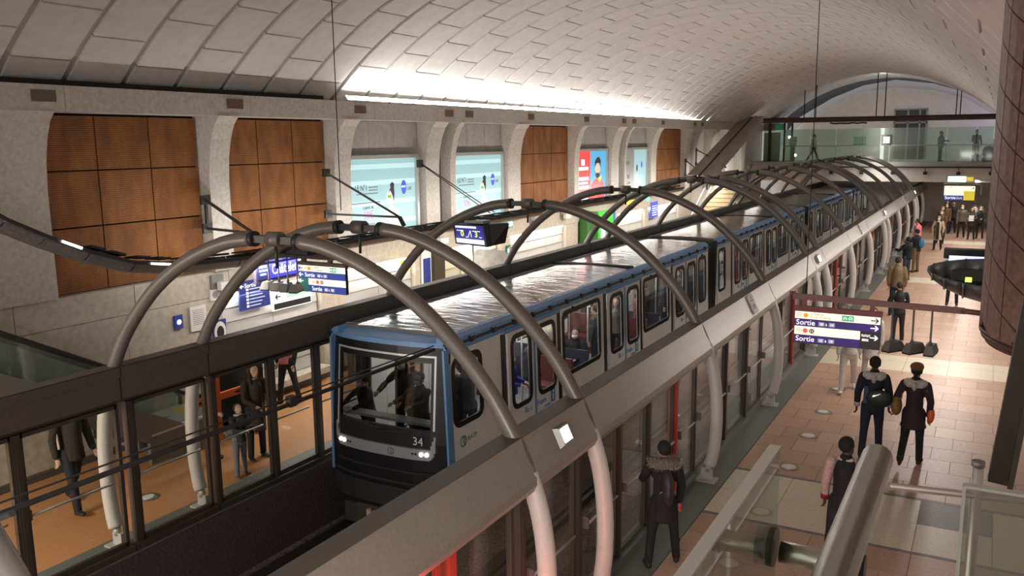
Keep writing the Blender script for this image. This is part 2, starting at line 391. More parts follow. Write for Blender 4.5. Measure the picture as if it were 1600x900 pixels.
# lower wall: stone slabs, lintel, white niches
def stone_field(y0, y1, w=2.1):
    n = max(1, round((y1-y0)/w)); w = (y1-y0)/n
    for i in range(n):
        for z0, z1 in ((0.12, 1.45), (1.45, 2.42)):
            MB().box(-6.72, -6.45, y0+i*w+.005, y0+(i+1)*w-.005, z0+.005, z1-.005).build('stone_slab', STONE2, wl)
for a in ((-8, 4.95), (7.9, 8.7), (11.6, 11.85), (12.86, 12.95), (16.2, 16.85), (20.95, 22.0), (24.6, 25.9), (29.05, 29.5), (33.75, 36)): stone_field(*a)
y = -8
while y < 36:
    MB().box(-6.72, -6.45, y+.005, y+2.19, 2.425, 2.92).build('lintel_slab', STONE2, wl); y += 2.2
struct(MB().box(-6.45, -6.4, -8, 36, 0, .12).build('baseboard_left', mat('baseboard_brown', (.1, .085, .07))))
TILEW = mat('white_wall_panel', (.47, .465, .44), .35)
def niche(y0, y1, power, warm=False, cols=None):
    col = mat('cream_wall_panel', (.46, .43, .33), .45) if warm else TILEW
    n = cols or max(2, round((y1-y0)/1.35)); w = (y1-y0)/n; r = 7 if y0 < 20 else 4; h = 2.05/r
    for i in range(n):
        for j in range(r):
            z0 = .35 + j*h; ya, yb = y0+i*w+.008, y0+(i+1)*w-.008
            MB().hexa([(-6.68, ya, z0+.006), (-6.55, ya, z0+.006), (-6.55, yb, z0+.006), (-6.68, yb, z0+.006), (-6.68, ya, z0+h-.006), (-6.575, ya, z0+h-.006), (-6.575, yb, z0+h-.006), (-6.68, yb, z0+h-.006)]).build('white_panel', col, wl)
    MB().box(-6.6, -6.5, y0+.1, y1-.1, 2.36, 2.41).build('niche_lamp_tube', LAMPW, wl)
    area('niche_light', (-6.42, (y0+y1)/2, 2.36), .06, (y1-y0)*.9, power, (1, .97, .9) if not warm else (1, .93, .72), (-.25, 0, -1), PI*.9)
    MB().box(-6.68, -6.2, y0, y1, .2, .34).build('niche_ledge', STONE2, wl)
niche(5.05, 7.85, 8); niche(8.75, 11.55, 8); niche(13.0, 16.1, 6, True); niche(16.9, 20.9, 10); niche(25.95, 29.0, 9); niche(29.55, 33.7, 10)
# ---- right wall (hardly seen) and the far end
struct(MB().box(9.1, 9.5, -12, 56, 0, 4.0).build('wall_right', STONE2))
ENDW = mat('end_wall_plaster', (.56, .50, .46), .85, 0, 4, .06)
m = MB(); P = [(-6.0, 55, -1.4)] 
arc = [(-6.7, 4.0), (-5.3, 6.0), (-4.2, 6.85), (-2.68, 7.75), (-1.1, 8.38), (1.0, 8.6), (3.28, 8.36), (5.18, 7.72), (6.66, 6.75), (7.8, 5.6), (9.4, 3.2)]
m.prism([(-6.7, 55, -1.4)] + [(x, 55, z) for x, z in arc] + [(9.4, 55, -1.4)], (0, .4, 0))
struct(m.build('wall_back', ENDW))
# dark reveal above the end wall, lit violet at its feet
m = MB(); Q = [(-5.4, 6.0), (-4.9, 6.7), (-2.7, 8.0), (-.8, 8.75), (1.1, 9.02), (3.3, 8.7), (5.5, 7.95), (7.4, 6.4)]
m.prism([(x, 53.2, z+1.6) for x, z in Q] + [(x, 53.2, z) for x, z in Q[::-1]], (0, .5, 0)); struct(m.build('trim_3', mat('reveal_dark', (.03, .03, .033), .7)))
struct(MB().box(-8, 11, 56.2, 56.4, -1.4, 10.5).build('wall_back', mat('wall_behind_grey', (.35, .33, .34), .9)))
# ---- mezzanine far: slab with fascia
mz = struct(MB().box(-6.7, 9.1, 48, 56.1, 2.86, 3.72).build('floor', mat('mezzanine_fascia', (.55, .51, .46), .7, 0, 3, .06)))
MB().box(-6.7, 9.1, 47.8, 56.1, 3.72, 4.0).build('mezzanine_deck', mat('deck_edge_grey', (.30, .29, .27), .5), mz)
MB().box(-4.5, 9.1, 47.74, 47.8, 3.66, 3.74).build('deck_lip', BLACKM, mz)
for x in (-5, -3.3, -1.6, .1, 1.8, 3.5, 5.2, 6.8):
    tag(MB().box(x-.1, x+.1, 47.7, 47.9, 3.28, 3.46).cyl((x, 47.8, 3.46), (x, 47.8, 3.66), .02, 6).build('mezzanine_spotlight', BLACKM), 'small black spotlight hung under the far footbridge, %s from the left' % ordinal([-5, -3.3, -1.6, .1, 1.8, 3.5, 5.2, 6.8].index(x)), 'spotlight', 'spotlights under the far footbridge')
bal = thing('glass_balustrade', 'tall greenish glass balustrade along the edge of the far footbridge', 'balustrade', (0, 47.95, 4.0))
x = -4.4
while x < 8.9:
    MB().box(x+.02, x+1.46, -.01, .01, .02, 1.95).build('glass_pane', MGLASS, bal); MB().box(x-.02, x+.02, .03, .07, 0, 1.0).build('post', STEELG, bal); x += 1.48
MB().cyl((-4.4, .09, .95), (8.9, .09, .95), .025, 8).build('handrail', STEEL, bal)
# near mezzanine under the photographer (out of frame, carries the foreground railing)
mzn = struct(MB().box(-6.7, 6.3, -12, -6.3, 3.5, 3.8).box(6.3, 9.1, -12, -5.0, 3.5, 3.8).build('floor', STONE2))
# ================================================================ ARCHES
PROF = [(.34, 4.335), (.7, 4.29), (1.15, 4.15), (1.6, 3.94), (2.0, 3.68), (2.35, 3.37), (2.67, 3.02), (2.88, 2.71), (3.04, 2.42), (3.17, 2.1), (3.27, 1.75), (3.325, 1.3), (3.325, .8), (3.28, .42), (3.24, .27)]
def catmull(P, k=3):
    P = [Vector((p[0], 0, p[1])) for p in P]; out = []
    for i in range(len(P)-1):
        a, b, c, d = P[max(i-1, 0)], P[i], P[i+1], P[min(i+2, len(P)-1)]
        for j in range(k):
            t = j/k; out.append(.5*((2*b) + (c-a)*t + (2*a-5*b+4*c-d)*t*t + (3*b-a-3*c+d)*t**3))
    return out + [P[-1]]
PATH = catmull(PROF)
arch = thing('tube_arch', 'x', 'arch')
for s in (1, -1):
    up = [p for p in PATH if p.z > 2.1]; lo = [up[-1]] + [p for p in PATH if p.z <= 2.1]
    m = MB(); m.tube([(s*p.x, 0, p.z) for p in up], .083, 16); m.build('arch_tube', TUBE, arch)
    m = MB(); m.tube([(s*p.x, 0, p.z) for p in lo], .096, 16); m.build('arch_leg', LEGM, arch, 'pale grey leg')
    m = MB(); m.cyl((s*3.235, 0, .28), (s*3.215, 0, .16), .05, 10); m.box(s*3.2-.09, s*3.2+.09, -.03, .03, .02, .2); m.box(s*3.2-.16, s*3.2+.16, -.12, .12, .003, .03)
    m.build('foot_bracket', mat('foot_light_grey', (.5, .49, .47), .5, .3), arch)
    m = MB(); m.box(s*.08 if s > 0 else -.36, .36 if s > 0 else -.08, -.05, .05, 4.30, 4.38); m.tube([(s*.30, 0, 4.338), (s*.36, 0, 4.333)], .088, 16)
    m.build('arch_joint', JOINT, arch)
m = MB().cyl((-.09, 0, 4.345), (.09, 0, 4.345), .085, 14); m.build('sleeve', TUBE, arch)
MB().cyl((0, 0, 4.3), (0, 0, 4.02), .018, 8).build('hanger_rod', JOINT, arch)
AY = [-4.6, 0, 1.445, 5.916, 10.4, 15, 16.445, 20.93, 25.42, 30, 31.445, 35.93, 40.42, 45, 46.445]
at = tree_of(arch)
for i, y in enumerate(AY):
    if i == 0: lab = 'grey tube arch cut off at the bottom left corner of the picture, nearest of all'
    elif i == 1: lab = 'grey tube arch crossing in front of the train nose, lower leg glowing red'
    elif i == 2: lab = 'grey tube arch just behind the one before the train nose, over the first door'
    else: lab = 'grey tube arch over the track, %s from the camera along the row' % ordinal(i)
    if i == 0: arch.location = (0, y, 0); arch['label'] = lab; arch['group'] = 'tube arches spanning the track'
    else: copy_tree(arch, (0, y, 0), lab, 'tube arches spanning the track', tree=at)
# legs that carry on beyond under the footbridge
for i, y in enumerate((50.9, 55.2)):
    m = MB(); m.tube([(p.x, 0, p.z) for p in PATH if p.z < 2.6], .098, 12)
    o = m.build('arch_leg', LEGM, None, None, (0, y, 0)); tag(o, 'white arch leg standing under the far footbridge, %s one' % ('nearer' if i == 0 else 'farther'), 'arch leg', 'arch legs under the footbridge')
# ================================================================ PLATFORM SCREENS
PO = [.12, 1.5, 2.7, 3.76, 4.92, 5.95, 7.7, 9.15, 10.42, 12.2, 13.6]
POSTS = sorted(o + 15*k for k in range(-1, 4) for o in PO)
def screen(side, i, y0, y1):
    s = 1 if side == 'right' else -1; L = y1 - y0
    if side == 'right':
        lab = 'right platform screen bay, %s from the camera, with sloped beige beam over glass' % ordinal(i)
    else: lab = 'left platform screen bay, %s from the camera, dark banded beam over glass' % ordinal(i)
    t = thing('platform_screen', lab, 'platform screen', (s*2.95, y0, 0), 0, '%s platform screens' % side)
    g = .012
    # beam: section given as offsets from the screen line, outward positive
    sec = [(-.08, 2.56), (.11, 2.56), (.2, 2.36), (.285, 2.19), (.30, 2.13), (.285, 2.075), (.24, 2.05), (.0, 2.06), (-.08, 2.12)]
    m = MB(); m.prism([(s*a, g, z) for a, z in sec], (0, L-2*g, 0))
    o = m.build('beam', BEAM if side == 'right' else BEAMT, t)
    m = MB(); m.box(min(s*-.11, s*-.08), max(s*-.11, s*-.08), g, L-g, 2.43, 2.555); m.build('beam_band', BEAMT, t)
    m = MB(); m.box(min(s*-.1, s*.12), max(s*-.1, s*.12), g, L-g, 2.56, 2.567); m.build('beam_top_plate', BEAMT, t)
    MB().box(-.1, .1, g, L-g, .003, .09).build('sill', STEELG if side == 'right' else FRAME, t)
    P = [p - y0 for p in POSTS if y0 + .05 < p < y1 - .02]
    for p in P:
        k = (p + y0) % 15; w = .02 if min(abs(k-5.95), abs(k-1.5), abs(k-10.42)) < .05 else .05
        red = side == 'right' and abs(k - 4.92) < .05 or side == 'right' and abs(k - 13.6) < .05
        m = MB().box(-.05, .05, p-w, p+w, .09, 2.06)
        if w > .03: m.box(-.065, -.05, p-.03, p+.03, .09, 2.06); m.box(.05, .065, p-.03, p+.03, .09, 2.06)
        m.build('post', RED if red else FRAME, t, 'red painted post' if red else None)
    E = [0] + P + [L]
    for a, b in zip(E[:-1], E[1:]):
        if b - a < .2: continue
        MB().box(-.012, .012, a+.03, b-.03, .1, 2.06).build('glass_pane', PSDG, t)
        m = MB()
        for q in (a+.06, b-.06): m.box(-.03, .03, q-.025, q+.025, .09, 2.05)
        m.box(-.03, .03, a+.06, b-.06, .09, .15); m.box(-.03, .03, a+.06, b-.06, 2.0, 2.05)
        m.build('leaf_frame', FRAME, t)
        if b - a > .7:
            m = MB(); m.cyl((s*.07, a+.14, .98), (s*.07, b-.14, .98), .016, 8); o = m.build('push_bar', SILVER, t)
            m = MB(); m.box(s*.07-.05, s*.07+.022, a+.12, a+.15, .93, 1.06); m.build('bar_bracket', STEELG, o)
    return t
SY = AY + [50.9, 55.2]
for i in range(len(SY)-1):
    for side in ('right', 'left'): screen(side, i, SY[i], SY[i+1])
# lamps and small notices on the beam of the right screens
nm = Vector((.335, 0, .17)).normalized()   # outward normal of the sloped face
def on_beam(y, t): return Vector((2.95 + .11 + .175*t, y, 2.56 - .37*t)) + nm*.012
for i, y in enumerate((.7, 15.5, 30.6, 45.6)):
    o = thing('beam_lamp', 'bright white lamp on the right beam, %s from the camera' % ordinal(i), 'lamp', tuple(on_beam(y, .5)), 0, 'lamps on the right beam')
    u = Vector((.175, 0, -.37)).normalized()
    def pt(a, b, d): return u*a + Vector((0, b, 0)) + nm*d
    MB().hexa([pt(-.11, -.13, -.01), pt(.11, -.13, -.01), pt(.11, .13, -.01), pt(-.11, .13, -.01), pt(-.09, -.11, .05), pt(.09, -.11, .05), pt(.09, .11, .05), pt(-.09, .11, .05)]).build('lamp_housing', STEELG, o)
    MB().hexa([pt(-.075, -.09, .05), pt(.075, -.09, .05), pt(.075, .09, .05), pt(-.075, .09, .05), pt(-.06, -.07, .062), pt(.06, -.07, .062), pt(.06, .07, .062), pt(-.06, .07, .062)]).build('lamp_lens', LAMPW, o)
for i, y in enumerate((8.75, 23.6, 39.2)):
    o = thing('beam_notice', 'small pale notice plate on the right beam, %s from the camera' % ordinal(i), 'notice', tuple(on_beam(y, .45)), 0, 'notices on the right beam')
    u = Vector((.175, 0, -.37)).normalized()
    def pt(a, b, d): return u*a + Vector((0, b, 0)) + nm*d
    MB().hexa([pt(-.16, -.15, -.01), pt(.2, -.15, -.01), pt(.2, .15, -.01), pt(-.16, .15, -.01), pt(-.16, -.15, .02), pt(.2, -.15, .02), pt(.2, .15, .02), pt(-.16, .15, .02)]).build('plate', WHITE, o)
    m = MB()
    for a, b in ((-.1, .05), (-.05, .07), (.03, .04), (.06, .1), (.1, .09)): m.hexa([pt(a-.012, -b, .018), pt(a+.012, -b, .018), pt(a+.012, b, .018), pt(a-.012, b, .018), pt(a-.012, -b, .022), pt(a+.012, -b, .022), pt(a+.012, b, .022), pt(a-.012, b, .022)])
    m.build('print', mat('notice_grey', (.3, .3, .3)), o)
o = tag(MB().box(2.9, 3.0, -1.2, -1.1, .05, 2.0).build('warning_post', RED), 'bright red post behind the glass at the bottom edge, left of the red-lit arch leg', 'post')
point('door_warning_lamp', (3.55, -.5, .5), 15, (1, .05, .05), .08)
# round lights let into the floor
for i, y in enumerate((3.36, 5.12, 7.09, 8.82, 10.4, 12.18)):
    o = thing('floor_light', 'round floor light in the pink tiles, %s from the railing' % ordinal(i), 'floor light', (4.24, y, 0), 0, 'round floor lights of the right platform')
    m = MB(); m.cyl((0, 0, -.002), (0, 0, .006), .17, 24); m.build('rim', mat('rim_bronze', (.28, .24, .2), .4, .6), o)
    MB().cyl((0, 0, .005), (0, 0, .012), .12, 20).build('ring', STEEL, o); MB().cyl((0, 0, .01), (0, 0, .018), .09, 20).build('lens', mat('floor_light_lens', (.75, .73, .68), .3), o)
o = thing('floor_light', 'round floor light in the orange floor behind the left glass', 'floor light', (-4.25, 1.29, 0))
MB().cyl((0, 0, -.002), (0, 0, .006), .17, 24).build('rim', MATS['rim_bronze'], o); MB().cyl((0, 0, .005), (0, 0, .012), .12, 20).build('ring', STEEL, o); MB().cyl((0, 0, .01), (0, 0, .018), .09, 20).build('lens', MATS['floor_light_lens'], o)
# ================================================================ TRAIN
def hw(z): return 1.205 - .03*z
def make_car(first):
    t = thing('train_carriage', 'x', 'train carriage')
    CW = [(.45, 1.25)] if not first else []
    doors = [3.1, 7.6, 12.1]
    for s in (1, -1):
        def sp(y, z, d=0): return Vector((s*(hw(z)+d), y, z))
        def pan(m, y0, y1, z0, z1, d0=-.04, d1=0.0): m.hexa([sp(y0, z0, d0), sp(y1, z0, d0), sp(y1, z0, d1), sp(y0, z0, d1), sp(y0, z1, d0), sp(y1, z1, d0), sp(y1, z1, d1), sp(y0, z1, d1)])
        def panel(name, y0, y1, z0, z1, hole=None, mt=TRAINW, d=0.0, r=.13, par=t):
            m = MB()
            if hole:
                a, b, c, e = hole; q = .04; a2, b2, c2, e2 = a-q+.04, b+q-.04, c, e
                pan(m, y0, a2, z0, z1, d-.04, d); pan(m, b2, y1, z0, z1, d-.04, d); pan(m, a2, b2, z0, c2, d-.04, d); pan(m, a2, b2, e2, z1, d-.04, d)
                o = m.build(name, mt, par)
                O = rrect(a-.055, b+.055, c-.055, e+.055, r+.03); I = rrect(a+.035, b-.035, c+.035, e-.035, r-.05)
                fm = MB(); fm.loop_band([sp(y, z, d-.015) for y, z in O], [sp(y, z, d-.015) for y, z in I], (s*.028, 0, 0))
                w = fm.build('window_frame', BLACK, o)
                g = MB(); g.prism([sp(y, z, d-.012) for y, z in rrect(a-.01, b+.01, c-.01, e+.01, r)], (s*.006, 0, 0)); g.build('window_pane', TGLASS, o)
            else:
                pan(m, y0, y1, z0, z1, d-.04, d); o = m.build(name, mt, par)
            return o
        yb = 0.23 if first else .35
        if first:
            panel('side_panel', .36, 1.68, -.1, 2.13, (.42, 1.24, .93, 1.98), r=.16); panel('corner_post', .19, .355, -.1, 2.2, mt=TRAINB, d=.004)
            panel('side_panel', 1.69, 1.93, -.1, 2.13)
        else: panel('side_panel', .35, 1.9, -.1, 2.13, (.5, 1.2, .75, 2.0))
        panel('side_panel', 4.32, 6.42, -.1, 2.13, (4.42, 6.2, .78, 2.02)); panel('side_panel', 8.82, 10.95, -.1, 2.13, (8.92, 10.75, .78, 2.02))
        panel('side_panel', 13.3, 14.35, -.1, 2.13, (13.42, 14.05, .75, 2.0))
        for k, c in enumerate(doors):
            for y0, y1, h in ((c-.97, c-.012, (c-.83, c-.17, .72, 1.98)), (c+.012, c+.97, (c+.17, c+.83, .72, 1.98))):
                panel('door_leaf', y0, y1, .02, 2.1, h, d=.035, r=.16)
            m = MB(); pan(m, c-.035, c+.035, .25, 2.08, .0, .042); m.build('door_edge', TRAINB, t)
            for a_, b_ in ((c-1.17, c-.985), (c+.985, c+1.2)):
                m = MB(); pan(m, a_, b_, -.1, 2.1, -.05, -.005); m.build('door_pocket', BLACK, t)
            m = MB(); pan(m, c-1.1, c+1.1, 2.1, 2.17, -.03, .05); m.build('door_canopy', TRAINB, t)
            if s > 0:
                W1 = mat('logo_blue', (.03, .22, .5), .5)
                text('île', .17, W1, t, sp(c-.44, .5, .037), (0, 1, 0), (-.03, 0, 1)); text('de', .10, mat('logo_grey', (.45, .5, .55), .5), t, sp(c-.24, .5, .037), (0, 1, 0), (-.03, 0, 1))
                text('France', .17, W1, t, sp(c+.05, .5, .037), (0, 1, 0), (-.03, 0, 1), xs=.8); text('mobilités', .075, MATS['logo_grey'] if False else W1, t, sp(c+.33, .40, .037), (0, 1, 0), (-.03, 0, 1))
                m = MB(); m.prism([sp(y, z, .036) for y, z in rrect(c+.62, c+.80, .42, .70, .04)], (.003, 0, 0)); lg = m.build('logo_badge', W1, t)
                m = MB(); pan(m, c+.69, c+.73, .46, .58, .039, .043); pan(m, c+.69, c+.75, .6, .65, .039, .043); m.build('logo_mark', WHITE, lg)
        m = MB(); pan(m, yb, 14.35, 2.13, 2.3, -.03, .012); m.build('blue_band', TRAINB, t)
        m = MB(); pan(m, yb, 14.35, 2.225, 2.26, .0, .05)
        y = .9
        while y < 14.2: pan(m, y, y+.1, 2.21, 2.3, .0, .065); y += .72
        m.build('gutter', BLACK, t)
        m = MB(); pan(m, .1 if not first else .25, 14.35, -.45, -.1, -.06, -.03); m.build('skirt', BLACKM, t)
        m = MB()
        for y in (4.85, 9.4, 13.7): m.cyl(sp(y, 2.08, -.01), sp(y, 2.08, .03), .03, 8)
        m.build('side_lamp', BLACK, t)
        # longitudinal shoulder of the roof
        m = MB(); m.prism([(s*1.145, yb, 2.26), (s*1.14, yb, 2.32), (s*1.06, yb, 2.375), (s*.98, yb, 2.385), (s*.98, yb, 2.3), (s*1.08, yb, 2.26)], (0, 14.35-yb, 0)); m.build('roof_edge', TRAINB, t)
    if first: segs = [(.42, 4.5), (4.54, 8.4), (8.5, 14.3)]
    else: segs = [(.3, 4.1), (4.15, 8.4), (8.5, 14.3)]
    for y0, y1 in segs:
        X = [-1, -.7, -.35, 0, .35, .7, 1]
        m = MB(); top = [(x, y0, 2.388 + .035*(1-x*x)) for x in X]; m.prism(top + [(x, y0, 2.33) for x in X[::-1]], (0, y1-y0, 0)); m.build('roof_sheet', ROOF, t)
    MB().box(-1.02, 1.02, 8.36, 8.56, 2.36, 2.435).build('roof_joint', BLACKM, t)
    # gangway
    m = MB()
    y = 14.36
    while y < 14.98:
        m.box(-1.13, 1.13, y, y+.05, -.3, 2.33); m.box(-1.08, 1.08, y+.05, y+.09, -.3, 2.28); y += .09
    
    if not first:
        y = .02
        while y < .3: m.box(-1.13, 1.13, y, y+.05, -.3, 2.33); m.box(-1.08, 1.08, y+.05, y+.09, -.3, 2.28); y += .09
    m.build('gangway_bellows', RUBBER, t)
    MB().box(-.9, .9, .6 if first else .2, 14.3, -.95, -.35).build('underframe', BLACKM, t)
    # interior
    fy = .35 if first else 0
    MB().box(-1.14, 1.14, fy, 14.35, -.05, .015).build('interior_floor', mat('train_floor_grey', (.2, .2, .22), .5), t)
    MB().box(-1.07, 1.07, fy+.1, 14.35, 2.2, 2.24).build('interior_ceiling', mat('train_ceiling', (.7, .7, .68), .6), t)
    m = MB()
    for x in (-.62, .62): m.box(x-.06, x+.06, 1.2, 14.2, 2.185, 2.199)
    m.build('ceiling_light_strip', mat('train_light', (1, .96, .9), .5, emit=10), t)
    sb, sr = mat('seat_blue', (.035, .037, .07), .7), mat('seat_red', (.12, .03, .03), .7)
    k = 0
    for y0 in (4.75, 5.95, 9.2, 10.4):
        for x in (-.68, .68):
            m = MB(); m.box(x-.42, x+.42, y0-.22, y0+.22, .38, .46); d = .2 if k % 2 < 1 else -.2
            m.box(x-.42, x+.42, y0+d-.03, y0+d+.03, .46, .98); m.box(x-.35, x+.35, y0-.1, y0+.1, .015, .38); m.build('seat', sb if k % 2 else sr, t)
        k += 1
    for y in (2.4, 3.8, 6.95, 8.3, 11.5, 12.7):
        for x in (-.55, .55): MB().cyl((x, y, .015), (x, y, 2.2), .018, 8).build('grab_pole', SILVER, t)
    if first:
        def f(x, z): return .20*(abs(x)/1.17)**3 + .09*max(0, z-.7)
        def fp(x, z, d=0): return Vector((x, f(x, z)-d, z))
        def patch(m, x0, x1, z0, z1, d0, d1, nx=6, nz=3):
            V = []; 
            for d in (d0, d1):
                for i in range(nx+1):
                    for j in range(nz+1): V.append(fp(x0+(x1-x0)*i/nx, z0+(z1-z0)*j/nz, d))
            N = (nx+1)*(nz+1); F = []
            for i in range(nx):
                for j in range(nz):
                    a = i*(nz+1)+j; b = a+nz+1; F += [(N+a, N+b, N+b+1, N+a+1), (a, a+1, b+1, b)]
            for i in range(nx):
                for j in (0, nz): a = i*(nz+1)+j; b = a+nz+1; F.append((a, b, N+b, N+a))
            for j in range(nz):
                for i in (0, nx): a = i*(nz+1)+j; F.append((a, a+1, N+a+1, N+a))
            m.add(V, F)
        m = MB(); patch(m, -1.15, -.9, -.1, 2.22, -.05, .0, 2); patch(m, .9, 1.15, -.1, 2.22, -.05, .0, 2); patch(m, -.9, .9, 1.97, 2.22, -.05, 0); patch(m, -.9, .9, -.1, .9, -.05, 0)
        fm = m.build('front_mask', BLACK, t)
        g = MB(); patch(g, -.9, .9, .9, 1.97, -.03, -.022); g.build('windscreen', WGLASS, fm)
        m = MB()
        patch(m, -.95, .95, 2.06, 2.09, -.01, .012); patch(m, -.98, -.95, .75, 2.09, -.01, .012, 1, 6); patch(m, .95, .98, .9, 2.09, -.01, .012, 1, 6)
        m.build('screen_trim', mat('bright_trim', (.72, .73, .74), .35, .3), fm)
        # silver chin band turning up at both ends
        m = MB(); patch(m, -.9, .9, .42, .60, -.01, .035, 10, 2)
        for s in (-1, 1):
            
            for q in range(4):
                xs = sorted((s*(.9+.025*q), s*(.925+.025*q))); patch(m, xs[0], xs[1], .43+.022*q*q*.6, .60+.07*q, -.01, .032, 1, 3)
        m.build('chin_band', mat('silver_band', (.42, .43, .44), .35, .4), fm)
        for x in (-.82, .82):
            lt = MB()
            for dx in (-.045, .045): lt.cyl(fp(x+dx, .52, .03), fp(x+dx, .52, .05), .033, 12)
            lt.build('headlight', mat('headlight_white', (1, 1, .95), .3, emit=2.5), fm)
            lt = MB(); q = -.14 if x > 0 else .14
            for dx in (0, .055): lt.cyl(fp(x+q+dx*(1 if q > 0 else -1), .52, .03), fp(x+q+dx*(1 if q > 0 else -1), .52, .042), .018, 10)
            lt.build('marker_light', BLACK, fm)
        MB().hexa([fp(-.38, .45, .034), fp(-.27, .45, .034), fp(-.27, .45, .02), fp(-.38, .45, .02), fp(-.38, .59, .034), fp(-.27, .59, .034), fp(-.27, .59, .02), fp(-.38, .59, .02)]).build('badge', BLACK, fm)
        m = MB(); c = fp(.22, .51, .036)
        m.tube([c + Vector((.055*math.cos(q*PI/8), 0, .055*math.sin(q*PI/8))) for q in range(17)], .008, 6); m.tube([c + Vector((.03, 0, -.045)), c + Vector((-.01, 0, .0)), c + Vector((.01, 0, .05))], .008, 6); m.build('round_emblem', mat('emblem_grey', (.12, .14, .15), .5), fm)
        text('34', .19, WHITE, fm, fp(.62, .66, .012), (1, .12, 0), (0, .0, 1))
        for a, b, z0, z1 in ((-.55, .05, .9, .86), (-.1, .5, .80, .87)):
            MB().bar(fp(a, z0, .03), fp(b, z1, .03), .02, .02).build('wiper', RUBBER, fm)
        m = MB(); patch(m, -1.12, 1.12, 2.22, 2.3, -.3, .02, 8, 2); m.build('brow', TRAINB, t)
        X = [-1.1, -.8, -.4, 0, .4, .8, 1.1]; V = [fp(x, 2.3, .03) for x in X] + [Vector((x*.95, .55, 2.40)) for x in X] + [fp(x, 2.2, -.1) for x in X] + [Vector((x*.95, .55, 2.3)) for x in X]
        F = []
        for i in range(6): F += [(i, i+1, 8+i, 7+i), (14+i, 21+i, 22+i, 15+i), (i, 14+i, 15+i, i+1), (7+i, 8+i, 22+i, 21+i)]
        F += [(0, 7, 21, 14), (6, 20, 27, 13)]
        MB().add(V, F).build('brow_top', TRAINB, t)
        m = MB(); patch(m, -1.15, 1.15, -.45, -.1, -.1, .03, 8, 2); patch(m, -1.05, 1.05, -.02, .02, 0, .05, 8, 1); patch(m, -.95, .95, .18, .21, 0, .045, 8, 1); m.build('front_skirt', BLACKM, t)
        m = MB(); m.box(-.5, .5, -.05, .6, -.98, -.5); m.cyl((0, .2, -.72), (0, -.28, -.72), .12, 12); m.box(-.16, .16, -.34, -.26, -.86, -.58); m.box(-.9, -.6, .1, .5, -.95, -.6); m.box(.6, .9, .1, .5, -.95, -.6)
        cp = m.build('coupler', mat('coupler_iron', (.07, .06, .05), .6, .4), t)
        m = MB(); m.cyl((-.22, -.1, -.80), (-.22, -.1, -.55), .045, 10); m.cyl((-.1, -.12, -.80), (-.1, -.12, -.55), .045, 10); m.build('buffer_spring', mat('spring_pink', (.5, .33, .25), .5), cp)
        MB().box(-1.0, 1.0, .2, .42, .92, .96).build('dashboard', mat('desk_cream', (.55, .54, .5), .4), t)
        LG = mat('logo_green', (.12, .3, .26), .5)
        m = MB(); m.tube([Vector((hw(.6)+.004, .62 + .085*math.cos(q*PI/8), .62 + .085*math.sin(q*PI/8))) for q in range(17)], .011, 6); m.tube([(hw(.6)+.004, .69, .54), (hw(.6)+.004, .63, .6), (hw(.6)+.004, .64, .66), (hw(.7)+.004, .60, .71)], .01, 6); m.build('round_logo', LG, t)
        text('RATP', .11, LG, t, (hw(.58)+.002, .76, .585), (0, 1, 0), (-.03, 0, 1), xs=1.1)
    return t
car1 = make_car(True); car1.location = (-1.5, 3.6, 0)
car1['label'] = 'front train carriage with black windscreen numbered 34'; car1['group'] = 'carriages of the train'
car2 = make_car(False); car2.location = (-1.5, 18.6, 0); car2['label'] = 'second carriage, coupled behind the one with the windscreen'; car2['group'] = 'carriages of the train'
ct = tree_of(car2)
copy_tree(car2, (-1.5, 33.6, 0), 'third carriage, half hidden by the far arches', tree=ct)
copy_tree(car2, (-1.5, 48.6, 0), 'fourth carriage, vanishing in the dark under the footbridge', tree=ct)
# ================================================================ LEFT SIDE FITTINGS
PX = -6.5
CY = mat('advert_cyan', (.22, .36, .38), .4, emit=.21, ecol=(.50, .80, .84))
CYB = mat('advert_cyan_bright', (.28, .42, .44), .4, emit=.30, ecol=(.62, .92, .95))
INK = mat('advert_ink', (.02, .02, .03), .5); MAG = mat('advert_magenta', (.5, .1, .4), .5, emit=.25)
SKIN2 = mat('advert_grey_skin', (.42, .45, .46), .5, emit=.35); ABLUE = mat('advert_blue', (.03, .08, .5), .5, emit=.3)
ARED = mat('advert_red', (.7, .05, .05), .4, emit=.5); ASKY = mat('advert_sky', (.06, .25, .42), .4, emit=.6)
FRAMEA = mat('advert_frame_grey', (.5, .5, .48), .4, .4)
def flat(name, pts, m, par, x=0.0, d=.004):    # pts (y, z) seen from the track, thin print
    return MB().prism([(x, y, z) for y, z in pts], (d, 0, 0)).build(name, m, par)
def circ(y, z, r, ry=None, n=18): return [(y + (ry or r)*math.cos(2*PI*i/n), z + r*math.sin(2*PI*i/n)) for i in range(n)]
def rect(y0, y1, z0, z1): return [(y0, z0), (y1, z0), (y1, z1), (y0, z1)]
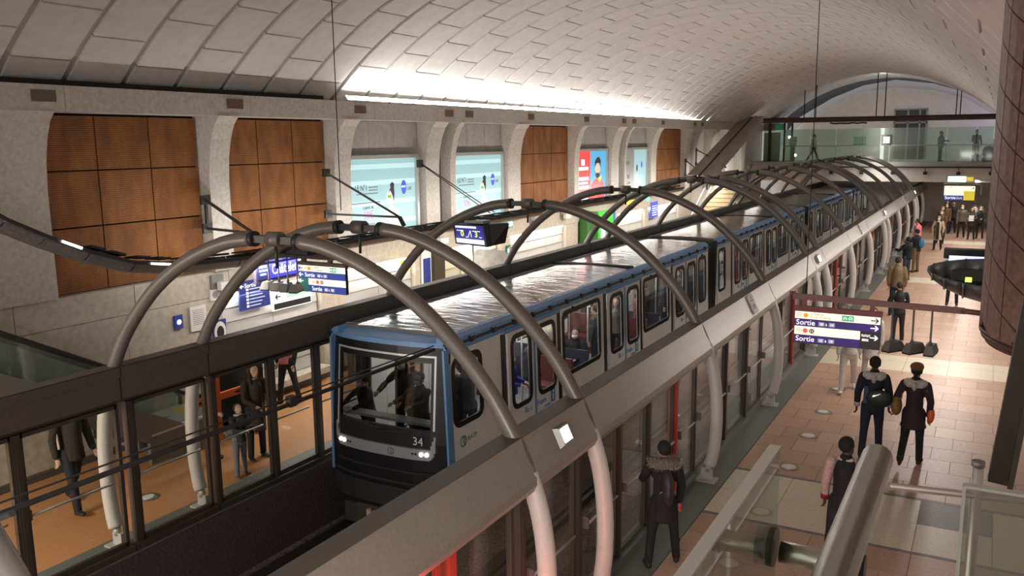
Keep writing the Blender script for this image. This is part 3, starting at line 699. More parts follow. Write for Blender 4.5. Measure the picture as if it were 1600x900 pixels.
def advert(y0, y1, label, kind):
    t = thing('advert_lightbox', label, 'advert', (-6.6, y0, 2.97), 0, 'lit advert boxes on the left wall'); w = y1-y0; h = 2.13
    m = MB(); O = rect(0, w, 0, h); I = rect(.09, w-.09, .09, h-.09); m.loop_band([(0, a, b) for a, b in O], [(0, a, b) for a, b in I], (.14, 0, 0)); m.build('frame', FRAMEA, t)
    if kind == 'cyan':
        flat('light_panel', rect(.09, w-.09, .09, h-.09), CY, t, .05, .02); x = .072
        for z in (.45, .95, 1.45, 1.85): flat('lamp_band', rect(.1, w-.1, z-.06, z+.06), CYB, t, .0705, .001)
        a = .09; W = w-.18
        def P(u, v): return (a + u*W, h-.09 - v*1.0)
        text('LE N°1', .2, INK, t, (x, *P(.10, .76)), (0, 1, 0), (0, 0, 1), depth=.001, xs=.8)
        m = MB()
        for z, u0, u1 in ((.68, .29, .42), (.75, .29, .42), (.83, .12, .42), (1.05, .05, .45), (2.0-.2, .15, .45)): m.prism([(x, *P(u0, z)), (x, *P(u1, z)), (x, *P(u1, z+.03)), (x, *P(u0, z+.03))], (.002, 0, 0))
        m.build('small_print', mat('small_print_grey', (.2, .25, .27)), t)
        text('à partir de', .13, INK, t, (x, *P(.20, 1.22)), (0, 1, 0), (0, 0, 1), depth=.001, xs=.75)
        text('30€', .27, MAG, t, (x, *P(.20, 1.46)), (0, 1, 0), (0, 0, 1), depth=.001, xs=.9)
        text('la zone', .2, INK, t, (x, *P(.20, 1.66)), (0, 1, 0), (0, 0, 1), depth=.001, xs=.8)
        fig = flat('printed_figure', [P(u, v) for u, v in ((.50, 2.0), (.515, 1.45), (.53, 1.32), (.58, 1.25), (.60, 1.17), (.64, 1.17), (.655, 1.25), (.71, 1.32), (.73, 1.5), (.745, 2.0))], SKIN2, t, x, .002)
        flat('printed_face', circ(*P(.60, .98), .2, .15), mat('advert_face', (.6, .55, .53), .5, emit=.4), fig, x+.001, .002)
        flat('printed_hair', [P(.60, .80)] + [P(u, v) for u, v in ((.57, .9), (.585, .8), (.61, .74), (.60, .66), (.63, .6), (.665, .64), (.66, .74), (.665, .9), (.65, 1.1), (.635, .95))], INK, fig, x+.003, .002)
        flat('printed_sunglasses', rect(P(.56, 0)[0], P(.615, 0)[0], P(0, 1.0)[1], P(0, .92)[1]), mat('advert_green', (.15, .4, .02), .4, emit=.2), fig, x+.006, .001)
        b = flat('printed_balloon', [P(.815 + .04*math.cos(q*PI/8), .74 + (.2 if math.sin(q*PI/8) > 0 else .17)*math.sin(q*PI/8)) for q in range(16)], ABLUE, t, x, .002)
        text('BODY', .07, SWHITE, b, (x+.002, *P(.78, .76)), (0, 1, 0), (0, 0, 1), depth=.001)
        text('LAB', .13, INK, t, (x, *P(.87, .84)), (0, 1, 0), (0, 0, 1), depth=.001, xs=.8)
    elif kind == 'red':
        flat('light_panel', rect(.09, .09+(w-.18)*.47, .09, h-.09), ARED, t, .05, .02); flat('light_panel', rect(.09+(w-.18)*.47, w-.09, .09, h-.09), ASKY, t, .05, .02)
        flat('white_strip', rect(.09, w-.09, .09, .2), CYB, t, .07, .002); x = .073
        for i, (u0, u1, v0, v1) in enumerate(((.18, .28, .3, .52), (.08, .40, .58, .7), (.05, .42, .95, 1.08), (.08, .38, 1.14, 1.22), (.05, .42, 1.28, 1.40), (.05, .40, 1.65, 1.8))):
            flat('white_print', rect(.09+u0*(w-.18), .09+u1*(w-.18), h-.09-v1, h-.09-v0), SWHITE, t, x, .002)
        def P(u, v): return (.09 + u*(w-.18), h-.09-v)
        f = flat('printed_figure', [P(u, v) for u, v in ((.47, 1.9), (.49, 1.3), (.56, 1.15), (.66, 1.02), (.78, 1.02), (.88, 1.15), (.94, 1.3), (.96, 1.9))], ARED, t, x, .002)
        flat('printed_collar', [P(.66, 1.0), P(.80, 1.2), P(.86, .95), P(.78, 1.02)], mat('advert_yellow', (.8, .55, .1), .5, emit=.4), f, x+.002, .002)
        flat('printed_face', circ(*P(.71, .72), .26, .24), mat('advert_tan', (.6, .38, .27), .5, emit=.4), f, x+.002, .002)
        flat('printed_hair', [P(u, v) for u, v in ((.62, .62), (.62, .4), (.68, .26), (.76, .22), (.82, .38), (.81, .62), (.78, .46), (.68, .46))], INK, f, x+.004, .002)
        flat('printed_beard', [P(u, v) for u, v in ((.63, .76), (.66, .86), (.71, .83), (.77, .86), (.80, .76), (.78, .98), (.71, 1.06), (.65, .98))], INK, f, x+.004, .002)
    else:
        flat('dark_panel', rect(.09, .09+(w-.18)*.46, .09, h-.09), mat('advert_unlit', (.34, .35, .34), .4), t, .05, .02); flat('light_panel', rect(.09+(w-.18)*.46, w-.09, .09, h-.09), CY, t, .05, .02)
        def P(u, v): return (.09 + u*(w-.18), h-.09-v)
        text('LE N°1', .2, INK, t, (.072, *P(.1, .62)), (0, 1, 0), (0, 0, 1), depth=.001, xs=.8); text('30€', .25, INK, t, (.072, *P(.16, 1.2)), (0, 1, 0), (0, 0, 1), depth=.001, xs=.8); text('la zone', .18, INK, t, (.072, *P(.16, 1.42)), (0, 1, 0), (0, 0, 1), depth=.001, xs=.8)
        f = flat('printed_figure', [P(u, v) for u, v in ((.50, 2.0), (.52, 1.1), (.57, 1.0), (.60, .98), (.65, 1.1), (.67, 2.0))], SKIN2, t, .072, .002)
        flat('printed_hair', circ(*P(.59, .78), .15, .08), INK, f, .074, .002); flat('printed_balloon', circ(*P(.8, .65), .13, .09), ABLUE, t, .072, .002)
advert(8.98, 11.92, 'large pale blue lit advert with a woman in sunglasses, nearest the camera', 'cyan')
advert(13.56, 16.52, 'pale blue lit advert with a woman in sunglasses, above the train monitor', 'cyan')
advert(21.86, 24.87, 'red and blue lit advert with a bearded man', 'red')
advert(26.53, 29.42, 'advert box dark on its left half and pale blue on its right', 'half')
# ---- wall brackets holding the lighting ramp
BK = mat('bracket_black', (.03, .028, .026), .5, .3)
def bracket(y, z1, z0, tip, label, vert=True):
    t = thing('wall_bracket', label, 'bracket', (-6.34, y, z0), 0, 'black wall brackets')
    for z in (z1-z0, 0): MB().box(0, .05, -.11, .11, z-.09, z+.09).build('wall_plate', BK, t)
    q = Vector(tip) - Vector((-6.34, y, z0))
    MB().bar((.03, 0, z1-z0), q, .045).build('stay_bar', BK, t); MB().bar((.03, 0, 0), q, .045).build('stay_bar', BK, t)
    if vert: MB().bar((.03, 0, 0), (.03, 0, z1-z0), .05).build('wall_post', BK, t)
    MB().bar(q, q + Vector((.12, 0, -.2)), .07).build('drop_link', BK, t)
bracket(4.62, 4.35, 3.8, (-5.17, 4.68, 3.75), 'black triangular bracket between the two nearest orange panels')
bracket(8.1, 4.74, 3.81, (-4.9, 8.9, 3.72), 'long two-armed black bracket in front of the nearest blue advert', False)
bracket(34.3, 4.4, 3.7, (-5.2, 34.3, 3.6), 'small far black bracket right of the last orange panel'); bracket(36.0, 4.9, 4.2, (-4.9, 36.0, 4.2), 'small black bracket high beside the inclined cladding'); bracket(37.4, 4.3, 3.6, (-5.0, 37.4, 3.5), 'small black bracket low beside the inclined cladding')
t = thing('stay_cable', 'pair of thin black stay cables crossing the second blue advert', 'cable', (-6.34, 11.75, 4.85)); MB().box(0, .08, -.1, .1, -.1, .1).build('wall_plate', BK, t)
for dy in (0, .25): MB().cyl((.05, dy*.2, 0), (1.45, 1.2+dy, -1.35), .013, 6).build('cable', BK, t)
# ---- lighting ramp on the left, curling up at its near end
RP = [(-1.6, 5.5), (-1.0, 5.05), (-.1, 4.44), (.44, 4.16), (1.1, 3.86), (1.85, 3.6), (2.7, 3.46), (4, 3.40), (5.5, 3.39), (7, 3.38)] + [(7 + 1.6*i, 3.38) for i in range(1, 15)]
RSH = mat('ramp_grey_shell', (.15, .155, .16), .4, .4, 20, .15); RDK = mat('ramp_dark', (.03, .03, .03), .6)
ramp = thing('lighting_ramp', 'long dark half-tube lighting ramp along the left platform, curling up at its near end', 'lighting ramp', (-5, 0, 3.3))
def shell(m, a, b, r=.2, n=9):
    V = []; a, b = Vector(a), Vector(b); d = (b-a).normalized(); x = Vector((1, 0, 0)); u = x.cross(d)
    if u.z < 0: u = -u
    for c in (a, b):
        for rr in (r, r-.02):
            for j in range(n):
                q = PI + PI*j/(n-1); V.append(c + x*rr*math.cos(q) + u*rr*math.sin(q))
    F = []
    for j in range(n-1): F += [(j, j+1, 2*n+j+1, 2*n+j), (n+j, 3*n+j, 3*n+j+1, n+j+1), (j, n+j, n+j+1, j+1), (2*n+j, 2*n+j+1, 3*n+j+1, 3*n+j)]
    F += [(0, 2*n, 3*n, n), (n-1, 2*n-1, 4*n-1, 3*n-1)]
    m.add(V, F, 0, False)
for i in range(len(RP)-1):
    a, b = Vector((0, RP[i][0], RP[i][1]-3.3+.0)), Vector((0, RP[i+1][0], RP[i+1][1]-3.3+.0)); d = (b-a).normalized()*.012
    m = MB(); shell(m, a+d, b-d); o = m.build('shell_segment', RSH, ramp)
    m = MB(); m.bar(a+Vector((.2, 0, -.03)), b+Vector((.2, 0, -.03)), .03, .05); m.build('edge_rail', RDK, o)
    u = (b-a)
    if i in (1, 3, 5): MB().bar(a+u*.3+Vector((.222, 0, -.03)), a+u*.75+Vector((.222, 0, -.03)), .02, .03).build('led_strip', LAMPW, o)
    if i >= 4:
        for k in range(2): MB().hexa([a+u*(.1+.45*k)+Vector((-.2, 0, .02)), a+u*(.4+.45*k)+Vector((-.2, 0, .02)), a+u*(.4+.45*k)+Vector((.12, 0, .05)), a+u*(.1+.45*k)+Vector((.12, 0, .05)), a+u*(.1+.45*k)+Vector((-.2, 0, .05)), a+u*(.4+.45*k)+Vector((-.2, 0, .05)), a+u*(.4+.45*k)+Vector((.12, 0, .09)), a+u*(.1+.45*k)+Vector((.12, 0, .09))]).build('ballast_cover', RDK, o)
# ---- signs
def arrow(m, c, s, u, v, left=True, w=.014):
    c, u, v = Vector(c), Vector(u), Vector(v); d = -1 if left else 1; tip = c + u*d*s
    n = u.cross(v)
    m.bar(c - u*d*s, tip, w*1.4, w*.4, up=n)
    for k in (1, -1): m.bar(tip + u*d*w*.3, tip - u*d*s*.75 + v*k*s*.75, w*1.4, w*.4, up=n)
def disc(name, c, r, m, par, y=0, d=.004): return MB().prism([(c[0] + r*math.cos(2*PI*i/20), y, c[1] + r*math.sin(2*PI*i/20)) for i in range(20)], (0, -d, 0)).build(name, m, par)
def row(name, x0, x1, z0, z1, m, par, y=-.03): return MB().box(x0, x1, y-.006, y, z0, z1).build(name, m, par)
U, V3 = (1, 0, 0), (0, 0, 1)
ORB = mat('line_orange', (.9, .35, .03), .5, emit=.4); REDB = mat('line_red', (.85, .12, .08), .5, emit=.4); BRNB = mat('line_brown', (.16, .06, .02), .5, emit=.2)
VIO = mat('arrow_violet', (.06, .02, .18), .5); TXT = mat('sign_text_dark', (.05, .05, .08), .5)
def badge(x, z, r, m, ch, par, y, tm):
    b = disc('line_badge', (x, z), r, m, par, y); text(ch, r*1.45, tm, b, (x, y-.005, z-r*.5), U, V3, align='CENTER', depth=.001)
    return b
def metro_m(x, z, r, par, y):
    b = disc('line_badge', (x, z), r, TXT, par, y); d = disc('badge_face', (x, z), r*.86, CREAMS, b, y-.003); text('M', r*1.3, TXT, b, (x, y-.008, z-r*.45), U, V3, align='CENTER', depth=.001)
def boxes(x, z, par, y, pair):
    for dx, s in ((0, pair[0]), (.15, pair[1])):
        b = row('exit_number', x+dx, x+dx+.085, z-.005, z+.055, mat('exit_number_grey', (.35, .36, .5), .5, emit=.25), par, y); text(s, .055, SWHITE, b, (x+dx+.042, y-.008, z+.006), U, V3, align='CENTER', depth=.001, xs=.85)
    text('à', .06, SWHITE, par, (x+.1, y-.004, z+.005), U, V3, depth=.001)
# right hanging sign
t = thing('hanging_sign', 'purple and cream exit sign hanging over the right platform', 'sign', (4.34, 6.5, 2.27)); w = 1.235; h = .5
MB().box(0, w, -.03, .03, 0, h).build('sign_body', mat('sign_body_plum', (.05, .025, .05), .5), t); MB().box(-.01, w+.01, -.04, .04, h, h+.075).build('top_box', mat('plum_red', (.20, .045, .06), .5), t)
r1 = row('sign_row', .01, w-.01, .385, .495, CREAMS, t); r2 = row('sign_row', .01, w-.01, .27, .38, PURPLE, t); r3 = row('sign_row', .01, w-.28, .135, .265, CREAMS, t); r4 = row('sign_row', .01, w-.28, .01, .13, PURPLE, t); r5 = row('sign_row', w-.275, w-.01, .01, .265, mat('sign_charcoal', (.05, .04, .06), .5), t)
y = -.0365
metro_m(.075, .44, .038, r1, y); badge(.17, .44, .038, ORB, '1', r1, y, TXT)
text('La Défense', .05, TXT, r1, (.235, y-.002, .452), U, V3, depth=.001, xs=.85); text('Ch. de Vincennes', .05, TXT, r1, (.235, y-.002, .405), U, V3, depth=.001, xs=.85)
g = row('transit_badge', .69, .86, .40, .482, SGREEN, r1, y); text('(A) (D)', .06, SWHITE, g, (.775, y-.008, .425), U, V3, align='CENTER', depth=.001, xs=.8)
for z, mm, rr in ((.44, VIO, r1), (.325, SWHITE, r2), (.18, SWHITE, r5)):
    m = MB(); arrow(m, (w-.09, y-.003, z), .05, U, V3, False, .011); m.build('arrow', mm, rr)
text('Sortie', .115, SWHITE, r2, (.03, y-.002, .29), U, V3, depth=.001); boxes(.36, .295, r2, y, ('10', '14'))
metro_m(.075, .2, .038, r3, y); badge(.17, .2, .038, REDB, '7', r3, y, TXT); badge(.265, .2, .038, BRNB, '11', r3, y, SWHITE)
text('Sortie', .115, SWHITE, r4, (.03, y-.002, .035), U, V3, depth=.001); boxes(.36, .04, r4, y, ('15', '19'))
m = MB()
for z in (.215, .195): m.tube([(w-.26+.012*k, y-.003, z + .006*math.sin(k*1.6)) for k in range(11)], .004, 5)
for z in (.15, .13): m.box(w-.25, w-.16, y-.006, y, z-.005, z+.005)
m.build('escalator_symbol', SWHITE, r5)
# rail that carries the sign and lamps
PLUM = mat('rail_plum', (.17, .075, .07), .45, .2)
t = thing('hanging_rail', 'plum coloured rail over the right platform carrying the exit sign and three lamps', 'rail', (4.3, 6.5, 2.97))
m = MB().bar((0, 0, .02), (2.35, 0, -.02), .06, .085); m.build('rail', PLUM, t); MB().tube([(2.3, 0, -.02), (2.5, 0, -.03), (2.62, .1, -.06), (2.7, .3, -.06), (2.72, 1.0, -.06)], .04, 8).build('rail_end', PLUM, t)
for x in (.17, 1.14): MB().box(x-.03, x+.03, -.025, .025, -.14, -.02).build('sign_clamp', mat('plum_red', (.20, .045, .06), .5), t)
MB().cyl((-.02, 0, .03), (-.02, 0, .09), .03, 8).build('finial', PLUM, t); MB().cyl((2.72, .9, -.06), (2.72, .9, 2.85), .025, 8).build('hanger_rod', PLUM, t)
LG = mat('flood_grey', (.17, .16, .15), .5, .3)
def flood(x, y, zt, zb, dirv, label, group):
    t = thing('hanging_floodlight', label, 'floodlight', (x, y, zb), 0, group)
    MB().tube([(0, 0, .1), (0, 0, .17), (0, 0, zt-zb)], [.035, .015, .014], 10).build('rod', LG, t)
    d = Vector(dirv); s = Vector((-d.y, d.x, 0))
    P = [s*.07-d*.13, s*.085+d*.24, -s*.085+d*.24, -s*.07-d*.13]; top = [s*.045-d*.07, s*.06+d*.16, -s*.06+d*.16, -s*.045-d*.07]
    MB().hexa([Vector((p.x, p.y, -.02)) for p in P] + [Vector((p.x, p.y, .11)) for p in top]).build('flood_head', LG, t)
    MB().hexa([Vector((p.x*.9, p.y*.9, -.045)) for p in P] + [Vector((p.x*.95, p.y*.95, -.02)) for p in P]).build('flood_rim', BLACKM, t)
for i, x in enumerate((5.72, 6.0, 6.24)):
    flood(x, 6.5, 2.94, 2.31, (.55, .83, 0) if i < 2 else (.1, 1, 0), 'grey floodlight hanging right of the exit sign, %s' % ('leftmost of three', 'middle of three', 'rightmost of three')[i], 'floodlights by the right exit sign')
# left hanging sign
t = thing('hanging_sign', 'blue and cream exit sign hanging over the left platform beside the station name', 'sign', (-4.36, 5.0, 2.67)); w = 1.13; h = .5
MB().box(0, w, -.03, .03, 0, h).build('sign_body', BLACKM, t); MB().box(-.01, w+.01, -.05, .05, h, h+.06).build('top_box', BEAMT, t)
for x in (.12, .75): MB().box(x-.04, x+.04, -.03, .03, h+.06, h+.19).build('hanger', BEAMT, t)
r1 = row('sign_row', .01, w-.01, .385, .495, CREAMS, t); r2 = row('sign_row', .01, w-.01, .26, .38, mat('sign_royal_blue', (.03, .06, .30), .5, emit=.3), t); r3 = row('sign_row', .24, w-.01, .135, .255, CREAMS, t); r4 = row('sign_row', .24, w-.01, .01, .13, MATS['sign_royal_blue'], t); r5 = row('sign_row', .01, .235, .01, .255, mat('sign_teal', (.02, .15, .13), .5, emit=.25), t)
metro_m(.19, .44, .038, r1, y); badge(.27, .44, .038, ORB, '1', r1, y, TXT); text('La Défense', .045, TXT, r1, (.34, y-.002, .45), U, V3, depth=.001, xs=.8); text('Ch. de Vincennes', .045, TXT, r1, (.34, y-.002, .405), U, V3, depth=.001, xs=.8)
g = row('transit_badge', .76, .92, .40, .482, SGREEN, r1, y); text('(A) (D)', .06, SWHITE, g, (.84, y-.008, .425), U, V3, align='CENTER', depth=.001, xs=.8)
for z, mm, rr in ((.44, VIO, r1), (.32, SWHITE, r2), (.2, SWHITE, r5)):
    m = MB(); arrow(m, (.07, y-.003, z), .045, U, V3, True, .011); m.build('arrow', mm, rr)
text('Sortie', .11, SWHITE, r2, (.16, y-.002, .285), U, V3, depth=.001, xs=.9); boxes(.46, .29, r2, y, ('10', '14'))
metro_m(.36, .195, .036, r3, y); badge(.46, .195, .036, REDB, '7', r3, y, TXT); badge(.56, .195, .036, BRNB, '11', r3, y, SWHITE)
text('Sortie', .11, SWHITE, r4, (.32, y-.002, .035), U, V3, depth=.001, xs=.9); boxes(.62, .04, r4, y, ('15', '19'))
for i, x in enumerate((-4.75, -4.5, -4.28, -4.05)):
    flood(x, 4.6, 3.36, 2.78, (.3, -.95, 0), 'grey floodlight hanging in front of the blue station name sign, %s of four' % ('first', 'second', 'third', 'fourth')[i], 'floodlights before the station name sign')
t = thing('hanging_tray', 'dark tray under the left lighting ramp that carries the exit sign and the floodlights', 'rail', (-5.05, 4.8, 3.3)); MB().box(0, 1.9, -.25, .28, .06, .11).build('tray', RDK, t)
for x in (.1, .75): MB().box(x, x+.5, -.18, .1, .11, .17).build('ballast_box', RDK, t)
# station name display, facing the track
t = thing('station_name_sign', 'blue lit station name display left of the hanging exit sign', 'sign', (-5.0, 4.6, 2.86)); MB().box(-.06, 0, -.08, 1.12, -.05, .36).build('housing', mat('violet_grey_housing', (.12, .1, .17), .5), t)
MB().box(-.04, -.02, .1, .14, .36, .6).build('hanger', BLACKM, t); MB().box(0, .012, .28, 1.05, .02, .30).build('screen', SCREENB, t); MB().box(0, .012, -.04, .26, .02, .30).build('side_screen', DBLUE, t)
text('Châtelet', .27, SWHITE, t, (.014, .32, .085), (0, 1, 0), V3, depth=.001, xs=.72)
m = MB()
for z, a, b in ((.24, 0, .18), (.17, .0, .2), (.10, .02, .17)): m.box(.012, .015, a, b, z, z+.03)
m.build('small_print', SWHITE, t)
# wall boards
def board(name, label, y0, y1, z0, z1, m, cat='sign', x=-6.43, d=.03, group=None):
    t = thing(name, label, cat, (x, y0, z0), 0, group); MB().box(-.012, d, 0, y1-y0, 0, z1-z0).build('plate', m, t); return t
def lines(t, rows, m, x=.032, name='print'):
    k = MB()
    for y0, y1, z0, z1 in rows: k.box(x-.004, x+.003, y0, y1, z0, z1)
    k.build(name, m, t)
t = board('exit_board', 'blue exit board with a list of streets on the white tiles', 5.4, 6.24, 2.02, 2.62, DBLUE); text('Sortie', .13, SWHITE, t, (.033, .14, .46), (0, 1, 0), V3, depth=.001)
m = MB(); arrow(m, (.034, .07, .5), .045, (0, 1, 0), V3, True, .014); m.build('arrow', SWHITE, t)
lines(t, [(.18, .24, .40-.07*i, .44-.07*i) for i in range(6)], SWHITE); lines(t, [(.27, .27+w_, .41-.07*i, .43-.07*i) for i, w_ in enumerate((.48, .3, .36, .42, .34, .3))], mat('pale_blue_print', (.55, .6, .75), .5, emit=.2))
t = board('exit_board', 'small white and black board with arrows right of the blue exit board', 6.32, 7.5, 1.86, 2.28, SWHITE); MB().box(.03, .036, .02, 1.16, .02, .15).build('black_strip', BLACKM, t); MB().box(.03, .036, .4, 1.1, .22, .38).build('green_strip', mat('pale_green', (.4, .6, .5), .5, emit=.2), t)
m = MB(); arrow(m, (.036, .15, .29), .07, (0, 1, 0), V3, True, .02); m.build('arrow', BLACKM, t)
t = board('notice_board', 'white paper notice on the stone wall left of the white tiles', 4.14, 4.52, 1.84, 2.32, WHITE, 'notice'); lines(t, [(.06, .32, .4-.035*i, .41-.035*i) for i in range(9)], MATS['notice_grey'])
t = board('wall_plate', 'small dark blue plate on the stone wall left of the paper notice', 3.78, 3.96, 1.96, 2.22, DBLUE, 'notice'); flat('white_dot', circ(.09, .13, .05), SWHITE, t, .03)
t = board('wall_plate', 'small white square plate on the wall beside the second arch', 4.66, 4.9, 2.36, 2.58, WHITE, 'notice'); flat('ring_mark', circ(.12, .11, .07), MATS['notice_grey'], t, .03)
t = board('call_point', 'blue wall call point with a white ring behind the second arch', 4.68, 5.0, 1.2, 1.95, mat('call_blue', (.03, .06, .3), .5), 'call point'); flat('white_ring', circ(.16, .5, .22, .15), WHITE, t, .03); flat('dark_centre', circ(.16, .5, .13, .09), BLACKM, t, .034)
t = board('poster_column', 'narrow white column with two dark blue timetables', 11.86, 12.3, .3, 2.5, WHITE, 'timetable'); 
for z0, z1 in ((1.25, 2.0), (.65, 1.1)): MB().box(.03, .036, .05, .39, z0, z1).build('timetable', DBLUE, t)
board('metal_pillar', 'dark bronze wall pillar right of the white timetable column', 12.32, 12.84, .1, 2.6, mat('bronze_dark', (.09, .075, .05), .4, .5), 'pillar', d=.12)
t = board('wall_map', 'large pale network map on the cream tiles', 14.0, 15.6, .8, 2.25, mat('map_cream', (.62, .60, .52), .5), 'map', x=-6.53)
m = MB()
for i in range(9): a, b = Vector((.035, .2+random.random()*1.2, .15+random.random()*1.1)), Vector((.035, .2+random.random()*1.2, .15+random.random()*1.1)); m.bar(a, b, .012, .004, up=(1, 0, 0))
m.build('map_lines', mat('map_line_grey', (.4, .4, .38)), t)
board('hanging_plate', 'yellow plate hanging over the white tiles', 10.5, 10.85, 2.15, 2.45, SYELL, x=-6.1, d=.04)
board('hanging_plate', 'blue plate under the yellow one over the white tiles', 9.6, 10.5, 2.02, 2.14, DBLUE, x=-6.1, d=.04)
t = board('exit_light', 'green emergency exit light beside the monitor', 16.5, 16.85, 2.72, 2.94, SGREEN, 'exit light', d=.08); MB().box(.08, .085, .05, .3, .05, .17).build('white_figure', LAMPW, t)
t = board('evacuation_sign', 'tall green evacuation sign on the pillar under the green exit light', 16.5, 16.75, 1.5, 2.15, mat('dark_green', (.01, .12, .06), .5, emit=.2), d=.03); lines(t, [(.08, .16, .15, .25), (.06, .18, .42, .55)], SWHITE)
t = thing('ticket_kiosk', 'bright green kiosk with lit purple screens against the left wall', 'kiosk', (-6.43, 22.1, 0)); KG = mat('kiosk_green', (.05, .42, .04), .45, emit=.35)
MB().box(0, .3, 0, 1.0, .1, 2.75).build('kiosk_side', mat('kiosk_green_dark', (.03, .14, .03), .5), t); MB().box(0, .35, 1.0, 2.4, .1, 2.7).build('kiosk_body', KG, t)
for y0 in (1.2, 1.75): MB().box(.35, .36, y0, y0+.4, 1.5, 2.2).build('kiosk_screen', SCREENL, t)
board('wall_banner', 'narrow royal blue banner right of the green kiosk', 25.1, 25.5, 1.6, 2.75, mat('banner_blue', (.03, .12, .42), .5, emit=.3)); board('hanging_plate', 'yellow plate over the white tiles beyond the green kiosk', 26.6, 28.2, 2.75, 2.98, SYELL, x=-6.4)
t = board('exit_board', 'far blue exit board beyond the last orange panel', 29.75, 30.6, 1.95, 2.65, mat('exit_blue_bright', (.03, .06, .45), .5, emit=.4)); lines(t, [(.1, .7, .5-.1*i, .53-.1*i) for i in range(5)], SWHITE)
board('exit_light', 'far green emergency exit light above the white tiles', 29.2, 29.5, 2.75, 2.95, mat('exit_green_bright', (.1, .8, .5), .5, emit=1), 'exit light')
for i, (yy, zz) in enumerate(((4.85, 2.68), (12.6, 2.75), (18.3, 2.78), (20.6, 2.8))):
    t = thing('security_camera', 'grey security camera on the left wall, %s from the photographer' % ordinal(i), 'security camera', (-6.44, yy, zz), 0, 'security cameras on the left wall')
    MB().box(-.01, .05, -.15, .15, -.1, .18).build('mount', STEELG, t); MB().box(.08, .2, -.05, .35, -.12, .04).build('camera_body', WHITE, t); MB().bar((.03, .0, 0), (.14, .1, -.02), .05).build('arm', BLACKM, t)
t = thing('round_stool', 'round steel-rimmed seat ledge at the foot of the white tiles', 'seat', (-5.9, 8.2, 0)); MB().cyl((0, 0, .9), (0, 0, 1.0), .3, 20).build('seat_rim', STEEL, t); MB().cyl((0, 0, 0), (0, 0, .9), .1, 10).build('stem', STEELG, t)
# ---- monitor (double sided) over the left platform
t = thing('train_monitor', 'double-sided train monitor showing 0 and 3 in yellow on blue', 'monitor', (-4.12, 10, 3.03))
MB().hexa([(.02, -.02, 0), (.93, -.1, -.03), (.96, .06, -.03), (.05, .1, 0), (-.04, -.02, .47), (.86, -.1, .47), (.9, .06, .47), (-.02, .1, .47)]).build('front_housing', BLACK, t)
MB().hexa([(.96, .07, -.02), (1.16, .35, .03), (.5, .5, .03), (.1, .12, 0), (.9, .07, .48), (1.28, .35, .5), (.5, .5, .5), (.0, .12, .48)]).build('rear_housing', mat('speckled_black', (.02, .02, .022), .5, 0, 80, .6), t)
def mp(u, v, d=0):
    a = Vector((.02, -.02, 0)).lerp(Vector((.93, -.1, -.03)), u); b = Vector((-.04, -.02, .47)).lerp(Vector((.86, -.1, .47)), u); return a.lerp(b, v) + Vector((-.09, -1, 0)).normalized()*d
def mq(m, u0, u1, v0, v1, d): m.hexa([mp(u0, v0, d-.004), mp(u1, v0, d-.004), mp(u1, v0, d), mp(u0, v0, d), mp(u0, v1, d-.004), mp(u1, v1, d-.004), mp(u1, v1, d), mp(u0, v1, d)])
m = MB(); mq(m, .05, .95, .07, .95, .005); sc_ = m.build('screen', mat('screen_night', (.01, .01, .10), .3, emit=.35, ecol=(.02, .02, .3)), t)
m = MB(); mq(m, .07, .74, .82, .92, .008); m.build('header_bar', SCREENL, sc_); m = MB(); mq(m, .06, .94, .09, .30, .008); m.build('footer_bar', SCREENL, sc_)
YT = mat('digit_yellow', (.6, .9, .05), .5, emit=1.2); uv = mp(1, .5)-mp(0, .5); vv = mp(.5, 1)-mp(.5, 0)
text('0', .19, YT, sc_, mp(.22, .42, .008), uv, vv); text('3', .19, YT, sc_, mp(.66, .42, .008), uv, vv)
m = MB(); m.bar(mp(.45, .4, .009), mp(.54, .72, .009), .012, .004, up=(0, -1, 0)); m.bar(mp(.54, .72, .009), mp(.56, .4, .009), .012, .004, up=(0, -1, 0)); mq(m, .1, .32, .68, .71, .009); mq(m, .6, .85, .68, .71, .009); mq(m, .38, .46, .38, .41, .009); mq(m, .8, .88, .4, .43, .009); m.build('thin_print', SWHITE, sc_)
MB().box(.3, .8, -.05, .3, .5, .56).build('mount', STEELG, t); MB().bar((.5, .1, .55), (.2, .1, .62), .06).build('mount_arm', BLACKM, t)
t = thing('map_stand', 'pale rounded map panel in a steel frame under the monitor', 'map stand', (-4.35, 11.2, 0)); m = MB(); O = rrect(0, .95, .9, 2.75, .14); m.prism([(y_, .02, z_) for y_, z_ in O], (0, .04, 0)); m.build('map_panel', mat('map_pale', (.5, .5, .45), .5, 0, 6, .15), t)
for x in (-.06, 1.02): MB().cyl((x, .04, 0), (x, .04, 2.85), .035, 10).build('post', STEEL, t)
